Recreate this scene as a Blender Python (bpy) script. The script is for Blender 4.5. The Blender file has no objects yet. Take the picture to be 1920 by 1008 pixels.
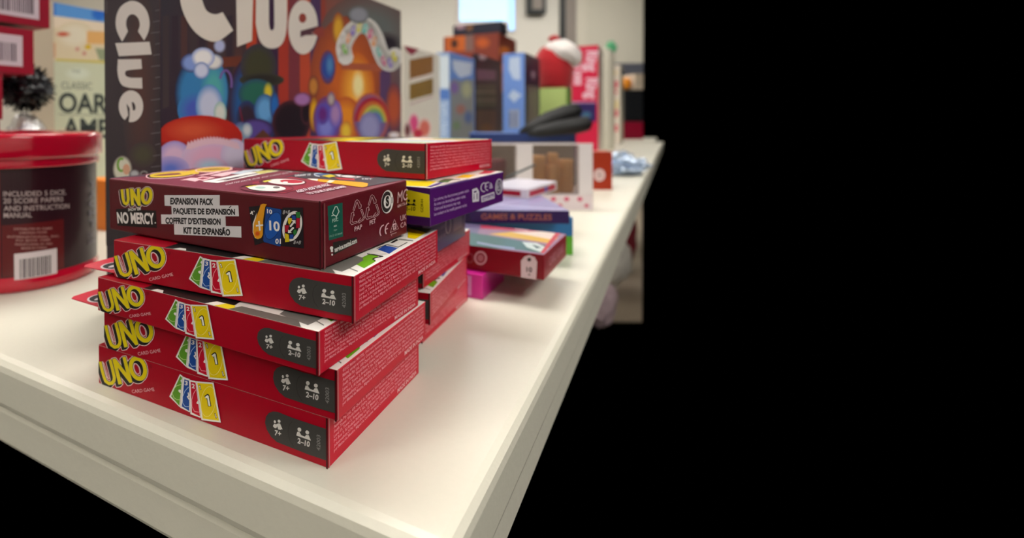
import bpy, bmesh, math, random
import numpy as np
from mathutils import Vector, Matrix
random.seed(7)
C = bpy.context.scene.collection
S = bpy.context.scene

# ------------------------------------------------------------------ camera
CH, CF, CP, CR, CX, CY = 0.140122, 999.087, math.radians(.48692), math.radians(-.22631), 683.378, 232.808
_f = np.array([0, math.cos(CP), -math.sin(CP)]); _u0 = np.array([0, math.sin(CP), math.cos(CP)]); _r0 = np.array([1., 0, 0])
_r = _r0*math.cos(CR)+_u0*math.sin(CR); _u = -_r0*math.sin(CR)+_u0*math.cos(CR)
CAMP = np.array([0, 0, CH])
def proj(P):
    q = np.array(P, float)-CAMP; w = q@_f
    return (CX+CF*(q@_r)/w, CY-CF*(q@_u)/w)
def ray(px, py): return _f+_r*(px-CX)/CF-_u*(py-CY)/CF
def at(px, py, d):
    r = ray(px, py); return Vector(CAMP+r*(d/r[1]))
def on_z(px, py, z):
    r = ray(px, py); return Vector(CAMP+r*((z-CH)/r[2]))
cd = bpy.data.cameras.new('camera'); cam = bpy.data.objects.new('camera', cd); C.objects.link(cam)
cd.sensor_width = 36; cd.lens = 36*CF/1920; cd.shift_x = (960-CX)/1920; cd.shift_y = -(504-CY)/1920
cd.clip_start = .01; cd.clip_end = 60
cam.matrix_world = Matrix(((_r[0], _u[0], -_f[0], 0), (_r[1], _u[1], -_f[1], 0), (_r[2], _u[2], -_f[2], CH), (0, 0, 0, 1)))
cd.dof.use_dof = True; cd.dof.focus_distance = .235; cd.dof.aperture_fstop = 6.4
S.camera = cam
S.view_settings.view_transform = 'Standard'; S.view_settings.look = 'None'; S.view_settings.gamma = 1
S.view_settings.use_curve_mapping = False; S.view_settings.exposure = 0.0
w = bpy.data.worlds.new('world'); S.world = w; w.use_nodes = True
w.node_tree.nodes['Background'].inputs[0].default_value = (0, 0, 0, 1); w.node_tree.nodes['Background'].inputs[1].default_value = 0

# ------------------------------------------------------------------ materials
def lin(c):
    return tuple(((v/255)/12.92 if v/255 <= .04045 else ((v/255+.055)/1.055)**2.4) for v in c)
def base(name):
    m = bpy.data.materials.new(name); m.use_nodes = True
    return m, m.node_tree, m.node_tree.nodes['Principled BSDF']
def card_mat(name, rough=.42, coat=0., bump=.02, scale=900):
    m, t, p = base(name)
    a = t.nodes.new('ShaderNodeVertexColor'); a.layer_name = 'Col'
    t.links.new(a.outputs[0], p.inputs['Base Color'])
    p.inputs['Roughness'].default_value = rough; p.inputs['Specular IOR Level'].default_value = .24
    p.inputs['Coat Weight'].default_value = coat; p.inputs['Coat Roughness'].default_value = .12
    n = t.nodes.new('ShaderNodeTexNoise'); n.inputs['Scale'].default_value = scale; n.inputs['Detail'].default_value = 3
    tc = t.nodes.new('ShaderNodeTexCoord'); t.links.new(tc.outputs['Object'], n.inputs['Vector'])
    b = t.nodes.new('ShaderNodeBump'); b.inputs['Strength'].default_value = bump; b.inputs['Distance'].default_value = .0006
    t.links.new(n.outputs[0], b.inputs['Height']); t.links.new(b.outputs[0], p.inputs['Normal'])
    return m
def plain(name, c, rough=.5, scale=60, var=.06, bump=.05, metal=0, coat=0, sheen=0, dist=.001, sss=0):
    m, t, p = base(name)
    n = t.nodes.new('ShaderNodeTexNoise'); n.inputs['Scale'].default_value = scale; n.inputs['Detail'].default_value = 4
    tc = t.nodes.new('ShaderNodeTexCoord'); t.links.new(tc.outputs['Object'], n.inputs['Vector'])
    mx = t.nodes.new('ShaderNodeMix'); mx.data_type = 'RGBA'; c = lin(c)
    mx.inputs[6].default_value = tuple(v*(1-var) for v in c)+(1,); mx.inputs[7].default_value = tuple(min(1, v*(1+var)) for v in c)+(1,)
    t.links.new(n.outputs[0], mx.inputs[0]); t.links.new(mx.outputs[2], p.inputs['Base Color'])
    p.inputs['Roughness'].default_value = rough; p.inputs['Metallic'].default_value = metal
    p.inputs['Coat Weight'].default_value = coat; p.inputs['Coat Roughness'].default_value = .08
    p.inputs['Sheen Weight'].default_value = sheen
    b = t.nodes.new('ShaderNodeBump'); b.inputs['Strength'].default_value = bump; b.inputs['Distance'].default_value = dist
    t.links.new(n.outputs[0], b.inputs['Height']); t.links.new(b.outputs[0], p.inputs['Normal'])
    return m
def emis(name, c, s):
    m, t, p = base(name); p.inputs['Base Color'].default_value = lin(c)+(1,)
    p.inputs['Emission Color'].default_value = lin(c)+(1,); p.inputs['Emission Strength'].default_value = s
    return m
def clear(name, c=(255, 255, 255), alpha=.12, rough=.06, bump=0, scale=30):
    m, t, p = base(name)
    tr = t.nodes.new('ShaderNodeBsdfTransparent'); tr.inputs[0].default_value = lin(c)+(1,)
    gl = t.nodes.new('ShaderNodeBsdfGlossy'); gl.inputs['Roughness'].default_value = rough
    mx = t.nodes.new('ShaderNodeMixShader'); mx.inputs[0].default_value = alpha
    t.links.new(tr.outputs[0], mx.inputs[1]); t.links.new(gl.outputs[0], mx.inputs[2])
    t.links.new(mx.outputs[0], t.nodes['Material Output'].inputs[0])
    if bump:
        n = t.nodes.new('ShaderNodeTexNoise'); n.inputs['Scale'].default_value = scale
        b = t.nodes.new('ShaderNodeBump'); b.inputs['Strength'].default_value = bump; b.inputs['Distance'].default_value = .004
        t.links.new(n.outputs[0], b.inputs['Height']); t.links.new(b.outputs[0], gl.inputs['Normal'])
    return m
M = dict(
 card=card_mat('printed_card', .40, .0), matte=card_mat('matte_printed_card', .46, .0, .05, 500), wrap=card_mat('shrink_wrapped_card', .35, .35, .12, 60),
 wall=plain('wall_paint', (222, 218, 208), .85, 8, .02), walld=plain('darker_wall', (205, 200, 184), .85, 8, .02),
 ceil=plain('ceiling_paint', (225, 225, 220), .9, 20, .03), floor=plain('floor_tile', (150, 136, 118), .45, 3, .10),
 table=plain('table_plastic', (222, 218, 202), .38, 300, .02, .12), tframe=plain('table_frame_steel', (120, 120, 118), .4, 40, .03, 0, .8),
 lid=plain('red_plastic', (200, 8, 46), .18, 20, .03, .02, 0, .6), blackm=plain('black_rubber', (12, 13, 15), .6, 80, .2, .1),
 white=plain('white_card', (226, 218, 220), .5, 60, .02), dark=plain('dark_metal', (35, 38, 38), .5, 30, .1), taupe=plain('taupe_door', (140, 130, 122), .6, 20, .05),
 cream=plain('cream_trim', (208, 202, 186), .6, 20, .03), wood=plain('light_wood', (226, 168, 108), .6, 40, .15, .1), redfab=plain('red_knit', (176, 8, 24), .9, 120, .15, .5, 0, 0, .3, .003),
 whitefab=plain('white_plush', (235, 228, 224), .95, 90, .05, .6, 0, 0, .4, .004), green=plain('green_card', (170, 190, 120), .6, 10, .05), greend=plain('green_edge', (110, 160, 70), .6, 10, .05),
 tinsel=plain('black_tinsel', (14, 15, 22), .35, 60, .3, .2), foil=plain('crinkled_foil', (190, 205, 225), .25, 30, .1, .3, .6), teal=plain('green_ribbon', (90, 175, 125), .6, 30, .1),
 film=clear('clear_film', (255, 255, 255), .10, .08), bag=clear('plastic_bag', (238, 236, 240), .42, .25, .8, 12), window=emis('daylight_pane', (168, 220, 252), 1.3),
 film2=clear('display_film', (225, 222, 220), .07, .10), inner=plain('grey_brown_card', (134, 118, 106), .7, 20, .05), fill_lamp=emis('fill_diffuser', (255, 251, 244), 15.0), reveal=emis('reveal_glow', (150, 200, 245), 1.2), pinkbag=plain('pink_cloth', (190, 166, 172), .8, 20, .15, .3),
 maroon=plain('maroon_cloth', (120, 25, 40), .8, 20, .15, .3), stick=plain('grey_stick', (70, 75, 75), .5, 20, .1), orange=plain('orange_plastic', (240, 150, 20), .5, 20, .05), bagw=plain('white_bag_film', (206, 200, 190), .5, 14, .1, .6, dist=.01), navy=plain('navy_card', (50, 60, 90), .6, 20, .05),
)

# ------------------------------------------------------------------ object helpers
def tag(o, label=None, cat=None, group=None, kind=None):
    if label: o['label'] = label
    if cat: o['category'] = cat
    if group: o['group'] = group
    if kind: o['kind'] = kind
    return o
def empty(name, loc, rz=0):
    o = bpy.data.objects.new(name, None); C.objects.link(o); o.location = loc; o.rotation_euler = (0, 0, rz); o.empty_display_size = .02; return o
def obj(name, bm, mat, parent=None, smooth=False):
    me = bpy.data.meshes.new(name); bm.to_mesh(me); bm.free()
    if smooth: me.polygons.foreach_set('use_smooth', [True]*len(me.polygons))
    for m in (mat if isinstance(mat, list) else [mat]): me.materials.append(m)
    o = bpy.data.objects.new(name, me); C.objects.link(o)
    if parent: o.parent = parent
    return o
def bm_box(x0, x1, y0, y1, z0, z1, bev=0, bm=None, seg=2):
    out = bm or bmesh.new(); b = bmesh.new()
    bmesh.ops.create_cube(b, size=1)
    for v in b.verts: v.co = Vector(((x0+x1)/2+v.co.x*(x1-x0), (y0+y1)/2+v.co.y*(y1-y0), (z0+z1)/2+v.co.z*(z1-z0)))
    if bev: bmesh.ops.bevel(b, geom=b.edges[:], offset=bev, segments=seg, affect='EDGES', profile=.5)
    me = bpy.data.meshes.new('t'); b.to_mesh(me); b.free(); out.from_mesh(me); bpy.data.meshes.remove(me)
    return out
def bm_lathe(prof, n=64, cx=0, cy=0, bm=None):
    bm = bm or bmesh.new(); rings = []
    for r, z in prof:
        rings.append([bm.verts.new((cx+max(r, 1e-5)*math.cos(2*math.pi*k/n), cy+max(r, 1e-5)*math.sin(2*math.pi*k/n), z)) for k in range(n)])
    for a, b in zip(rings, rings[1:]):
        for k in range(n): bm.faces.new((a[k], a[(k+1) % n], b[(k+1) % n], b[k]))
    return bm
def bm_tube(pts, rad, n=14, bm=None):
    bm = bm or bmesh.new(); pts = [Vector(p) for p in pts]; rings = []
    for i, p in enumerate(pts):
        t = (pts[min(i+1, len(pts)-1)]-pts[max(i-1, 0)]).normalized()
        a = t.cross(Vector((0, 0, 1)) if abs(t.z) < .9 else Vector((1, 0, 0))).normalized(); b = t.cross(a)
        r = rad[i] if isinstance(rad, (list, tuple)) else rad
        rings.append([bm.verts.new(p+a*r*math.cos(2*math.pi*k/n)+b*r*math.sin(2*math.pi*k/n)) for k in range(n)])
    for a, b in zip(rings, rings[1:]):
        for k in range(n): bm.faces.new((a[k], a[(k+1) % n], b[(k+1) % n], b[k]))
    bm.faces.new(rings[0][::-1]); bm.faces.new(rings[-1]); return bm
def bm_blob(c, r, sub=3, noise=0., seed=0, bm=None):
    out = bm or bmesh.new(); b = bmesh.new(); bmesh.ops.create_icosphere(b, subdivisions=sub, radius=1); rn = random.Random(seed)
    from mathutils import noise as NN
    for v in b.verts:
        k = 1+noise*NN.noise(v.co*2.2+Vector((seed*3.1, 0, 0)))+noise*.6*NN.noise(v.co*6+Vector((0, seed*2.7, 0)))
        v.co = Vector((c[0]+v.co.x*r[0]*k, c[1]+v.co.y*r[1]*k, c[2]+v.co.z*r[2]*k))
    me = bpy.data.meshes.new('t'); b.to_mesh(me); b.free(); out.from_mesh(me); bpy.data.meshes.remove(me); return out

# ------------------------------------------------------------------ printed surfaces
def homography(q):
    A = []; B = []
    for (x, y), (u, v) in zip(q, ((0, 0), (1, 0), (1, 1), (0, 1))):
        A.append([x, y, 1, 0, 0, 0, -u*x, -u*y]); B.append(u); A.append([0, 0, 0, x, y, 1, -v*x, -v*y]); B.append(v)
    h = np.linalg.solve(np.array(A, float), np.array(B, float)); return np.append(h, 1).reshape(3, 3)
_tc = {}
def text_tris(s, bold, res):
    k = (s, bold, res)
    if k in _tc: return _tc[k]
    c = bpy.data.curves.new('t', 'FONT'); c.body = s; c.size = 1; c.resolution_u = res; c.offset = bold
    o = bpy.data.objects.new('t', c); m = bpy.data.meshes.new_from_object(o); m.calc_loop_triangles()
    v = [x.co.copy() for x in m.vertices]; t = [[(v[i].x, v[i].y) for i in l.vertices] for l in m.loop_triangles]
    bpy.data.objects.remove(o); bpy.data.curves.remove(c); bpy.data.meshes.remove(m)
    xs = [p[0] for q in t for p in q]; x0, x1 = min(xs), max(xs); H = .70
    t = [[((p[0]-x0)/(x1-x0), p[1]/H) for p in q] for q in t]; _tc[k] = t; return t
def clip_poly(P):
    for ax, sg, lim in ((0, 1, 0), (0, -1, -1), (1, 1, 0), (1, -1, -1)):
        out = []
        for i in range(len(P)):
            a, b = P[i-1], P[i]; da = sg*a[ax]-lim; db = sg*b[ax]-lim
            if (da >= 0) != (db >= 0):
                t = da/(da-db); out.append(tuple(a[j]+(b[j]-a[j])*t for j in range(len(a))))
            if db >= 0: out.append(b)
        P = out
        if len(P) < 3: return []
    return P
class Box:
    """cardboard box: local corner at front right bottom, x -L..0, y 0..W, z 0..h"""
    def __init__(s, loc, yaw, L, W, h, cols, tilt=(0, 0), bev=.0004):
        s.L, s.W, s.h = L, W, h; a = yaw; X = Vector((math.cos(a), math.sin(a), tilt[0])).normalized()
        Y = Vector((-math.sin(a), math.cos(a), tilt[1])); Y = (Y-X*X.dot(Y)).normalized(); Z = X.cross(Y)
        s.mw = Matrix(((X.x, Y.x, Z.x, loc[0]), (X.y, Y.y, Z.y, loc[1]), (X.z, Y.z, Z.z, loc[2]), (0, 0, 0, 1)))
        s.v = []; s.f = []; s.c = []
        b = bm_box(-L, 0, 0, W, 0, h, bev); d = cols.get('all', (200, 200, 200))
        for f in b.faces:
            n = f.normal; k = 'right' if n.x > .72 else 'left' if n.x < -.72 else 'back' if n.y > .72 else 'front' if n.y < -.72 else 'top' if n.z > .72 else 'bottom' if n.z < -.72 else 'edge'
            c = lin(cols.get(k, cols.get('front', d) if k == 'edge' else d))
            i = len(s.v); s.v += [v.co.copy() for v in f.verts]; s.f.append(list(range(i, i+len(f.verts)))); s.c.append([c]*len(f.verts))
        b.free(); s.lay = {'front': 0, 'right': 0, 'top': 0}; s.sub = 0
    def frame(s, face):
        L, W, h = s.L, s.W, s.h
        return {'front': (Vector((-L, 0, 0)), Vector((L, 0, 0)), Vector((0, 0, h)), Vector((0, -1, 0))),
                'right': (Vector((0, 0, 0)), Vector((0, W, 0)), Vector((0, 0, h)), Vector((1, 0, 0))),
                'top': (Vector((-L, 0, h)), Vector((L, 0, 0)), Vector((0, W, 0)), Vector((0, 0, 1)))}[face]
    def quad(s, face):
        o, U, V, n = s.frame(face); return [proj(s.mw@(o+U*a+V*b)) for a, b in ((0, 0), (1, 0), (1, 1), (0, 1))]
    def pen(s, face, crop=(0, 0, 1), quad=None): return Pen(s, face, crop, quad)
    def build(s, name, mat, parent=None):
        me = bpy.data.meshes.new(name); me.from_pydata([tuple(v) for v in s.v], [], s.f)
        a = me.color_attributes.new('Col', 'FLOAT_COLOR', 'CORNER')
        a.data.foreach_set('color', [x for f in s.c for c in f for x in (*c, 1)])
        me.materials.append(mat); o = bpy.data.objects.new(name, me); C.objects.link(o); o.matrix_world = s.mw
        return o
class Pen:
    def __init__(p, box, face, crop, quad):
        p.b, p.face, p.crop = box, face, crop; p.H = None if quad == 'uv' else homography(quad or box.quad(face)); p.o, p.U, p.V, p.n = box.frame(face)
    def at(p, crop): p.crop = crop; return p
    def uv(p, q):
        if p.H is None: return (q[0], q[1])
        x, y = p.crop[0]+q[0]/p.crop[2], p.crop[1]+q[1]/p.crop[2]; r = p.H@np.array([x, y, 1]); return (r[0]/r[2], r[1]/r[2])
    def emit(p, P, cols, eps):
        Q = clip_poly([(*p.uv(q), *c) for q, c in zip(P, cols)])
        if not Q: return
        A = sum(Q[i-1][0]*Q[i][1]-Q[i][0]*Q[i-1][1] for i in range(len(Q)))
        flip = (p.U.cross(p.V).dot(p.n) > 0) != (A > 0)
        if flip: Q = Q[::-1]
        b = p.b; i = len(b.v); b.v += [p.o+p.U*q[0]+p.V*q[1]+p.n*eps for q in Q]; b.f.append(list(range(i, i+len(Q)))); b.c.append([q[2:] for q in Q])
    def nxt(p, same=False):
        if not same: p.b.lay[p.face] += 1; p.b.sub = 0
        else: p.b.sub = min(p.b.sub+1, 16)
        return .00001+p.b.lay[p.face]*.000009+p.b.sub*.0000003
    def poly(p, P, c, same=False):
        from mathutils.geometry import tessellate_polygon
        e = p.nxt(same); c = lin(c); P = list(P)
        for t in tessellate_polygon([[Vector((x, y, 0)) for x, y in P]]): p.emit([P[i] for i in t], [c]*3, e)
    def ell(p, cx, cy, rx, ry, c, rot=0, n=28, same=False):
        r = math.radians(rot); P = []
        for k in range(n):
            a = 2*math.pi*k/n; x, y = rx*math.cos(a), ry*math.sin(a); P.append((cx+x*math.cos(r)-y*math.sin(r), cy+x*math.sin(r)+y*math.cos(r)))
        p.poly(P, c, same)
    def soft(p, cx, cy, rx, ry, c, bg, core=.45, n=28, rot=0):
        e = p.nxt(); c, bg = lin(c), lin(bg); R = math.radians(rot)
        def pt(k, s):
            a = 2*math.pi*k/n; x, y = rx*s*math.cos(a), ry*s*math.sin(a); return (cx+x*math.cos(R)-y*math.sin(R), cy+x*math.sin(R)+y*math.cos(R))
        for k in range(n):
            p.emit([(cx, cy), pt(k, core), pt(k+1, core)], [c]*3, e); p.emit([pt(k, core), pt(k, 1), pt(k+1, 1), pt(k+1, core)], [c, bg, bg, c], e)
    def grad(p, P, cols):
        p.emit(P, [lin(c) for c in cols], p.nxt())
    def stroke(p, P, w, c, closed=False, same=False, cap=True):
        e = p.nxt(same); c = lin(c); P = [Vector(q) for q in P]; n = len(P); w = w/2
        for i in range(n if closed else n-1):
            a, b = P[i], P[(i+1) % n]; d = b-a
            if d.length < 1e-9: continue
            m = Vector((-d.y, d.x)).normalized()*w; p.emit([a+m, a-m, b-m, b+m], [c]*4, e+(i % 2)*.0000007)
        for i in range(n):
            if cap and (closed or 0 < i < n-1): p.emit([(P[i].x+w*math.cos(k*math.pi/5), P[i].y+w*math.sin(k*math.pi/5)) for k in range(10)], [c]*10, e+.0000014+(i % 2)*.0000007)
    def ring(p, cx, cy, rx, ry, w, c, rot=0, a0=0, a1=360, same=False):
        r = math.radians(rot); n = max(4, int((a1-a0)/12)); P = []
        for k in range(n+1):
            a = math.radians(a0+(a1-a0)*k/n); x, y = rx*math.cos(a), ry*math.sin(a); P.append((cx+x*math.cos(r)-y*math.sin(r), cy+x*math.sin(r)+y*math.cos(r)))
        p.stroke(P, w, c, same=same)
    def text(p, s, p0, p1, pt, c, bold=.0, res=3, same=False):
        e = p.nxt(same); c = lin(c); a = Vector(p0); X = Vector(p1)-a; Y = Vector(pt)-a
        for t in text_tris(s, bold, res): p.emit([a+X*q[0]+Y*q[1] for q in t], [c]*3, e)
R_, G_, B_, Y_, W_, K_ = (186, 4, 34), (92, 150, 40), (24, 72, 150), (222, 200, 0), (232, 226, 222), (20, 20, 20)
RD = (164, 1, 30)

def logo(p, cr, U, Nn, O, wU, hole, red, ext=(-42, 46), gap=None, wh=(235, 205, 205)):
    """extruded yellow three-letter logo: U polyline, N polygon, O ellipse (cx,cy,rx,ry,w,rot)"""
    p.at(cr); cx, cy, rx, ry, wo, rot = O; s = wU/58
    def layer(dx, dy, grow, c, same=False):
        p.stroke([(x+dx, y+dy) for x, y in U], wU+grow, c, same=same); NN = [(x+dx, y+dy) for x, y in Nn]
        p.poly(NN, c, True); p.stroke(NN, grow, c, closed=True, same=True); p.ring(cx+dx, cy+dy, rx, ry, wo+grow, c, rot, same=True)
    for k in range(4): layer(ext[0]*k/3, ext[1]*k/3, 52*s, wh, k > 0)
    for k in range(4): layer(ext[0]*k/3, ext[1]*k/3, 26*s, (32, 32, 28), k > 0)
    if gap: p.poly(gap[0], wh); p.poly(gap[1], red)
    p.ell(*hole[:2], hole[2]*1.25, hole[3]*1.15, wh, hole[4]); p.ell(*hole[:4], red, hole[4])
    # grey facets of the extrusion
    layer(0, 0, 8*s, (205, 190, 120)); layer(0, 0, 0, (226, 204, 4))

def fan_cards(p):
    p.at((355, 465, 10.08))
    sh = (70, 0, 14)
    for X, I, c in (([(292, 122), (352, 158), (285, 745), (72, 575)], [(297, 152), (332, 178), (272, 718), (104, 566)], G_),
                    ([(350, 160), (490, 188), (482, 802), (292, 748)], [(380, 200), (478, 216), (472, 786), (322, 722)], B_),
                    ([(480, 198), (622, 208), (702, 872), (500, 836)], [(508, 226), (606, 232), (690, 852), (526, 802)], (190, 5, 40)),
                    ([(622, 206), (965, 180), (1098, 893), (722, 910)], [(644, 230), (944, 204), (1066, 868), (746, 880)], (228, 200, 10))):
        p.stroke(X, 16, sh, closed=True); p.poly(X, W_); p.stroke(X, 8, W_, closed=True, same=True); p.poly(I, c)
        if c == G_: p.stroke([(315, 308), (220, 350), (150, 430), (130, 510), (160, 580), (220, 612), (280, 605)], 10, (200, 225, 150)); p.ell(290, 440, 35, 30, W_, 20); p.text('4', (295, 265), (325, 270), (303, 210), W_, .03)
        if c == B_: p.stroke([(462, 335), (390, 420), (340, 540), (340, 650), (390, 715), (468, 705)], 10, (190, 210, 240)); p.text('3', (385, 305), (445, 308), (392, 228), W_, .03); p.stroke([(455, 440), (470, 500), (440, 520), (478, 570)], 22, W_)
        if c == (190, 5, 40): p.stroke([(612, 362), (560, 450), (530, 560), (530, 690), (580, 775), (670, 775)], 10, (245, 170, 180)); p.text('2', (530, 340), (592, 342), (530, 258), W_, .03); p.poly([(620, 610), (650, 560), (672, 620), (640, 625)], W_)
    p.ring(858, 545, 138, 290, 9, (240, 225, 130), 11)
    p.stroke([(802, 480), (852, 438), (886, 630)], 66, (25, 25, 20)); p.stroke([(806, 482), (850, 446), (883, 622)], 36, (238, 236, 228))
    p.stroke([(676, 292), (695, 270), (712, 350)], 26, (25, 25, 20)); p.stroke([(678, 292), (695, 275), (709, 342)], 12, W_)
    p.stroke([(1028, 800), (1010, 820), (992, 740)], 26, (25, 25, 20)); p.stroke([(1026, 800), (1010, 814), (995, 746)], 12, W_)

def badge(p, cr=(540, 500, 10.08)):
    p.at(cr); g = (62, 60, 58); i = (214, 210, 205)
    p.poly([(330, 168), (600, 230), (900, 280), (1230, 332), (1225, 893), (900, 842), (310, 718), (200, 640), (120, 520), (92, 400), (110, 290), (165, 215), (240, 175)], g)
    p.stroke([(600, 300), (545, 370), (520, 500), (550, 640), (620, 745)], 10, (50, 47, 45))
    p.ell(277, 355, 20, 26, i); p.ell(357, 333, 26, 28, i); p.poly([(240, 440), (262, 395), (300, 400), (345, 372), (375, 372), (420, 470), (395, 470), (385, 485), (340, 485), (322, 430), (300, 470), (270, 470)], i)
    p.text('7+', (268, 596), (388, 600), (276, 506), i, .03)
    p.ell(732, 420, 34, 36, i); p.ell(876, 446, 34, 34, i); p.poly([(675, 535), (690, 470), (730, 460), (765, 515), (830, 530), (855, 495), (900, 490), (940, 582)], i)
    p.text('2–10', (692, 664), (914, 700), (702, 572), i, .03); p.text('42003', (1108, 738), (1112, 462), (1042, 728), (140, 138, 135), .0)

def small_print(p, lines, u0, u1, v0, v1, c, bold=.0, hgt=.62, ragged=.0, seed=1):
    """rows of small print in face coordinates"""
    rn = random.Random(seed); n = len(lines); dv = (v1-v0)/n
    for k, t in enumerate(lines):
        v = v1-dv*(k+1)+dv*.2; e = u1-(rn.random()*ragged)
        p.text(t, (u0, v), (e, v), (u0, v+dv*hgt), c, bold, 1, same=k > 0)
LEGAL = ['©2022 Mattel. MATTEL, UNO and associated trademarks and trade dress are owned by Mattel, except as noted.', 'Mattel, except as noted. Consumer Services: Mattel, Inc. 636 Girard Avenue, East Aurora, NY 14052, U.S.A.',
 'Australia Pty. Ltd., 658 Church St., Richmond, Victoria 3121. Consumer Advisory Service. Mattel East Asia Ltd.', 'South Tower, World Finance Centre, Harbour City, Tsimshatsui, Hong Kong, China. Diimport & Diedarkan Oleh',
 'Level 19, Tower 3, Avenue 7, No. 8 Jalan Kerinchi, Bangsar South, 59200 Kuala Lumpur, Malaysia. Consumer', 'PO Box 9, Al Andalus Building, Lot 12. Mattel South Africa (PTY) LTD, Office 102 I3, 30 Melrose Boulevard',
 'Johannesburg 2196. Mattel Europa B.V., Gondel 1, 1186 MJ Amstelveen, Nederland. Importado y distribuido', 'por Mattel de Mexico, Miguel de Cervantes. Mattel Colombia S.A., Calle 123. Mattel Argentina, Buenos Aires']
def red_box(loc, yaw, L, W, h, label, quads=None, tilt=(0, 0), tab=False, detail=True, group=None, seed=0):
    b = Box(loc, yaw, L, W, h, {'all': RD, 'front': RD, 'right': (200, 5, 44), 'top': (236, 232, 226)}, tilt); q = quads or {}  # right end in a lighter red, stronger side light put into the colour
    QF = [(213, 519), (663, 603), (664, 514), (213, 445)]
    if detail:
        p = b.pen('front', quad=QF)
        logo(p, (205, 440, 10.08), [(118, 372), (160, 530), (196, 650), (235, 735), (305, 772), (375, 755), (418, 700), (424, 630), (385, 480), (333, 302)],
             [(385, 285), (450, 265), (688, 520), (605, 218), (668, 200), (810, 672), (752, 690), (492, 420), (588, 735), (515, 757)],
             (930, 390, 150, 195, 76, -12), 58, (905, 402, 46, 92, -20), RD, gap=([(168, 352), (212, 400), (318, 672), (300, 690), (262, 660)], [(186, 390), (214, 430), (306, 668), (288, 668)]))
        p.text('CARD GAME', (806, 884), (1276, 768), (790, 822), (232, 176, 182), .0); p.ring(1200, 310, 26, 32, 7, (110, 0, 20)); p.text('R', (1190, 325), (1212, 322), (1188, 296), (110, 0, 20), .02)
        fan_cards(p); badge(p)
    else: p = b.pen('front', quad=QF); badge(p)
    p = b.pen('right', quad='uv')
    small_print(p, LEGAL, .045, .97, .20, .95, (232, 146, 158), .03, .66)
    p.text('MADE IN INDIA', (.70, .07), (.96, .07), (.70, .17), (235, 190, 195), .02)
    p.stroke([(.0, .985), (1, .985)], .03, (225, 30, 60), cap=False); p.stroke([(.006, 0), (.006, 1)], .008, (180, 120, 120), cap=False)
    # folded edge: worn pale on the right face, a dark line on the front
    p = b.pen('front', quad='uv'); p.stroke([(.997, 0), (.997, 1)], .006, (70, 12, 18), cap=False)
    # printed top: cards, white and black bars
    t = b.pen('top', quad=TOPQ).at((625, 420, 9.366))
    t.poly([(-400, 700), (150, 835), (300, 770), (420, 705), (540, 640), (510, 585), (200, 500), (-200, 560)], (112, 110, 105))
    t.poly([(620, 530), (800, 562), (700, 605), (745, 655), (540, 775), (410, 710), (530, 632), (505, 585)], G_ if 0 else (112, 176, 30))
    t.stroke([(590, 520), (870, 565), (740, 590), (690, 615), (740, 640)], 16, K_); t.poly([(780, 445), (900, 372), (1135, 420), (985, 520)], (30, 78, 170))
    t.stroke([(760, 430), (940, 360), (1140, 405), (1300, 320)], 12, K_); t.poly([(1000, 325), (1110, 262), (1140, 285), (1040, 335)], K_); t.stroke([(1150, 265), (1400, 295)], 16, (110, 110, 105))
    t.stroke([(640, 525), (820, 530), (980, 520)], 8, (180, 178, 172)); t.stroke([(280, 775), (430, 830)], 14, (120, 118, 112))
    t.poly([(1310, 60), (1640, 145), (1440, 262), (1305, 240)], (240, 208, 0)); t.poly([(1310, 62), (1600, 0), (1780, 55), (1630, 150)], (88, 104, 30)); t.stroke([(1300, 60), (1640, 148)], 10, (60, 60, 30))
    t = b.pen('top', quad='uv'); t.poly([(0, 0), (.26, 0), (.22, .55), (0, .6)], RD); t.poly([(.26, 0), (.66, 0), (.62, .30), (.24, .34)], (24, 22, 22)); t.poly([(.30, 0), (.36, 0), (.34, .03), (.31, .03)], (225, 222, 216))
    t.poly([(.585, 0), (.68, 0), (.66, .05), (.60, .05)], (232, 205, 20)); t.poly([(.56, 0), (.60, 0), (.62, .05), (.58, .05)], (236, 230, 224)); t.poly([(.66, 0), (.94, 0), (.90, .06), (.68, .06)], (100, 98, 92))
    for k, c in enumerate(((226, 190, 10), (190, 10, 40), (30, 78, 170), (112, 176, 30), (226, 190, 10))):
        u = .12+.13*k; t.poly([(u, .30), (u+.09, .34), (u+.10, .92), (u+.02, .94)], c); t.stroke([(u, .30), (u+.09, .34), (u+.10, .92), (u+.02, .94)], .008, K_, closed=True)
    t.poly([(.66, .80), (.84, .82), (.84, .97), (.66, .97)], (30, 78, 170))
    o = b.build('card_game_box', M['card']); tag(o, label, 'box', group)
    if tab:   # hanging tab folded out of the end of the carton, with its punched slot
        bm = bmesh.new(); n = 24
        out = [(0, .0008), (0, W-.002), (-.022, W-.004), (-.0285, W-.014), (-.0285, .012), (-.0278, .0035), (-.0255, .0012)]
        tz = h*.07; vt = [bm.verts.new((x-L, y, tz+.0004)) for x, y in out]; vb = [bm.verts.new((x-L, y, tz)) for x, y in out]; m = len(out)
        bm.faces.new(vt); bm.faces.new(vb[::-1])
        for k in range(m): i, j = k, (k+1) % m; bm.faces.new((vb[i], vb[j], vt[j], vt[i]))
        bmesh.ops.recalc_face_normals(bm, faces=bm.faces[:])
        for dz, gx, gy, mi in ((.00043, .0082, .0078, 1), (.00046, .0072, .0066, 2), (.00049, .0022, .0050, 1)):
            f = bm.faces.new([bm.verts.new((-L-.0115+gx*math.cos(2*math.pi*k/n), .0105+gy*math.sin(2*math.pi*k/n), tz+dz)) for k in range(n)]); f.material_index = mi
        tb = obj('hang_tab', bm, [M['tab'], M['white'], M['blackm']], o)
    return o
M['tab'] = plain('red_card_tab', (205, 20, 52), .42, 60, .03)

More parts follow.
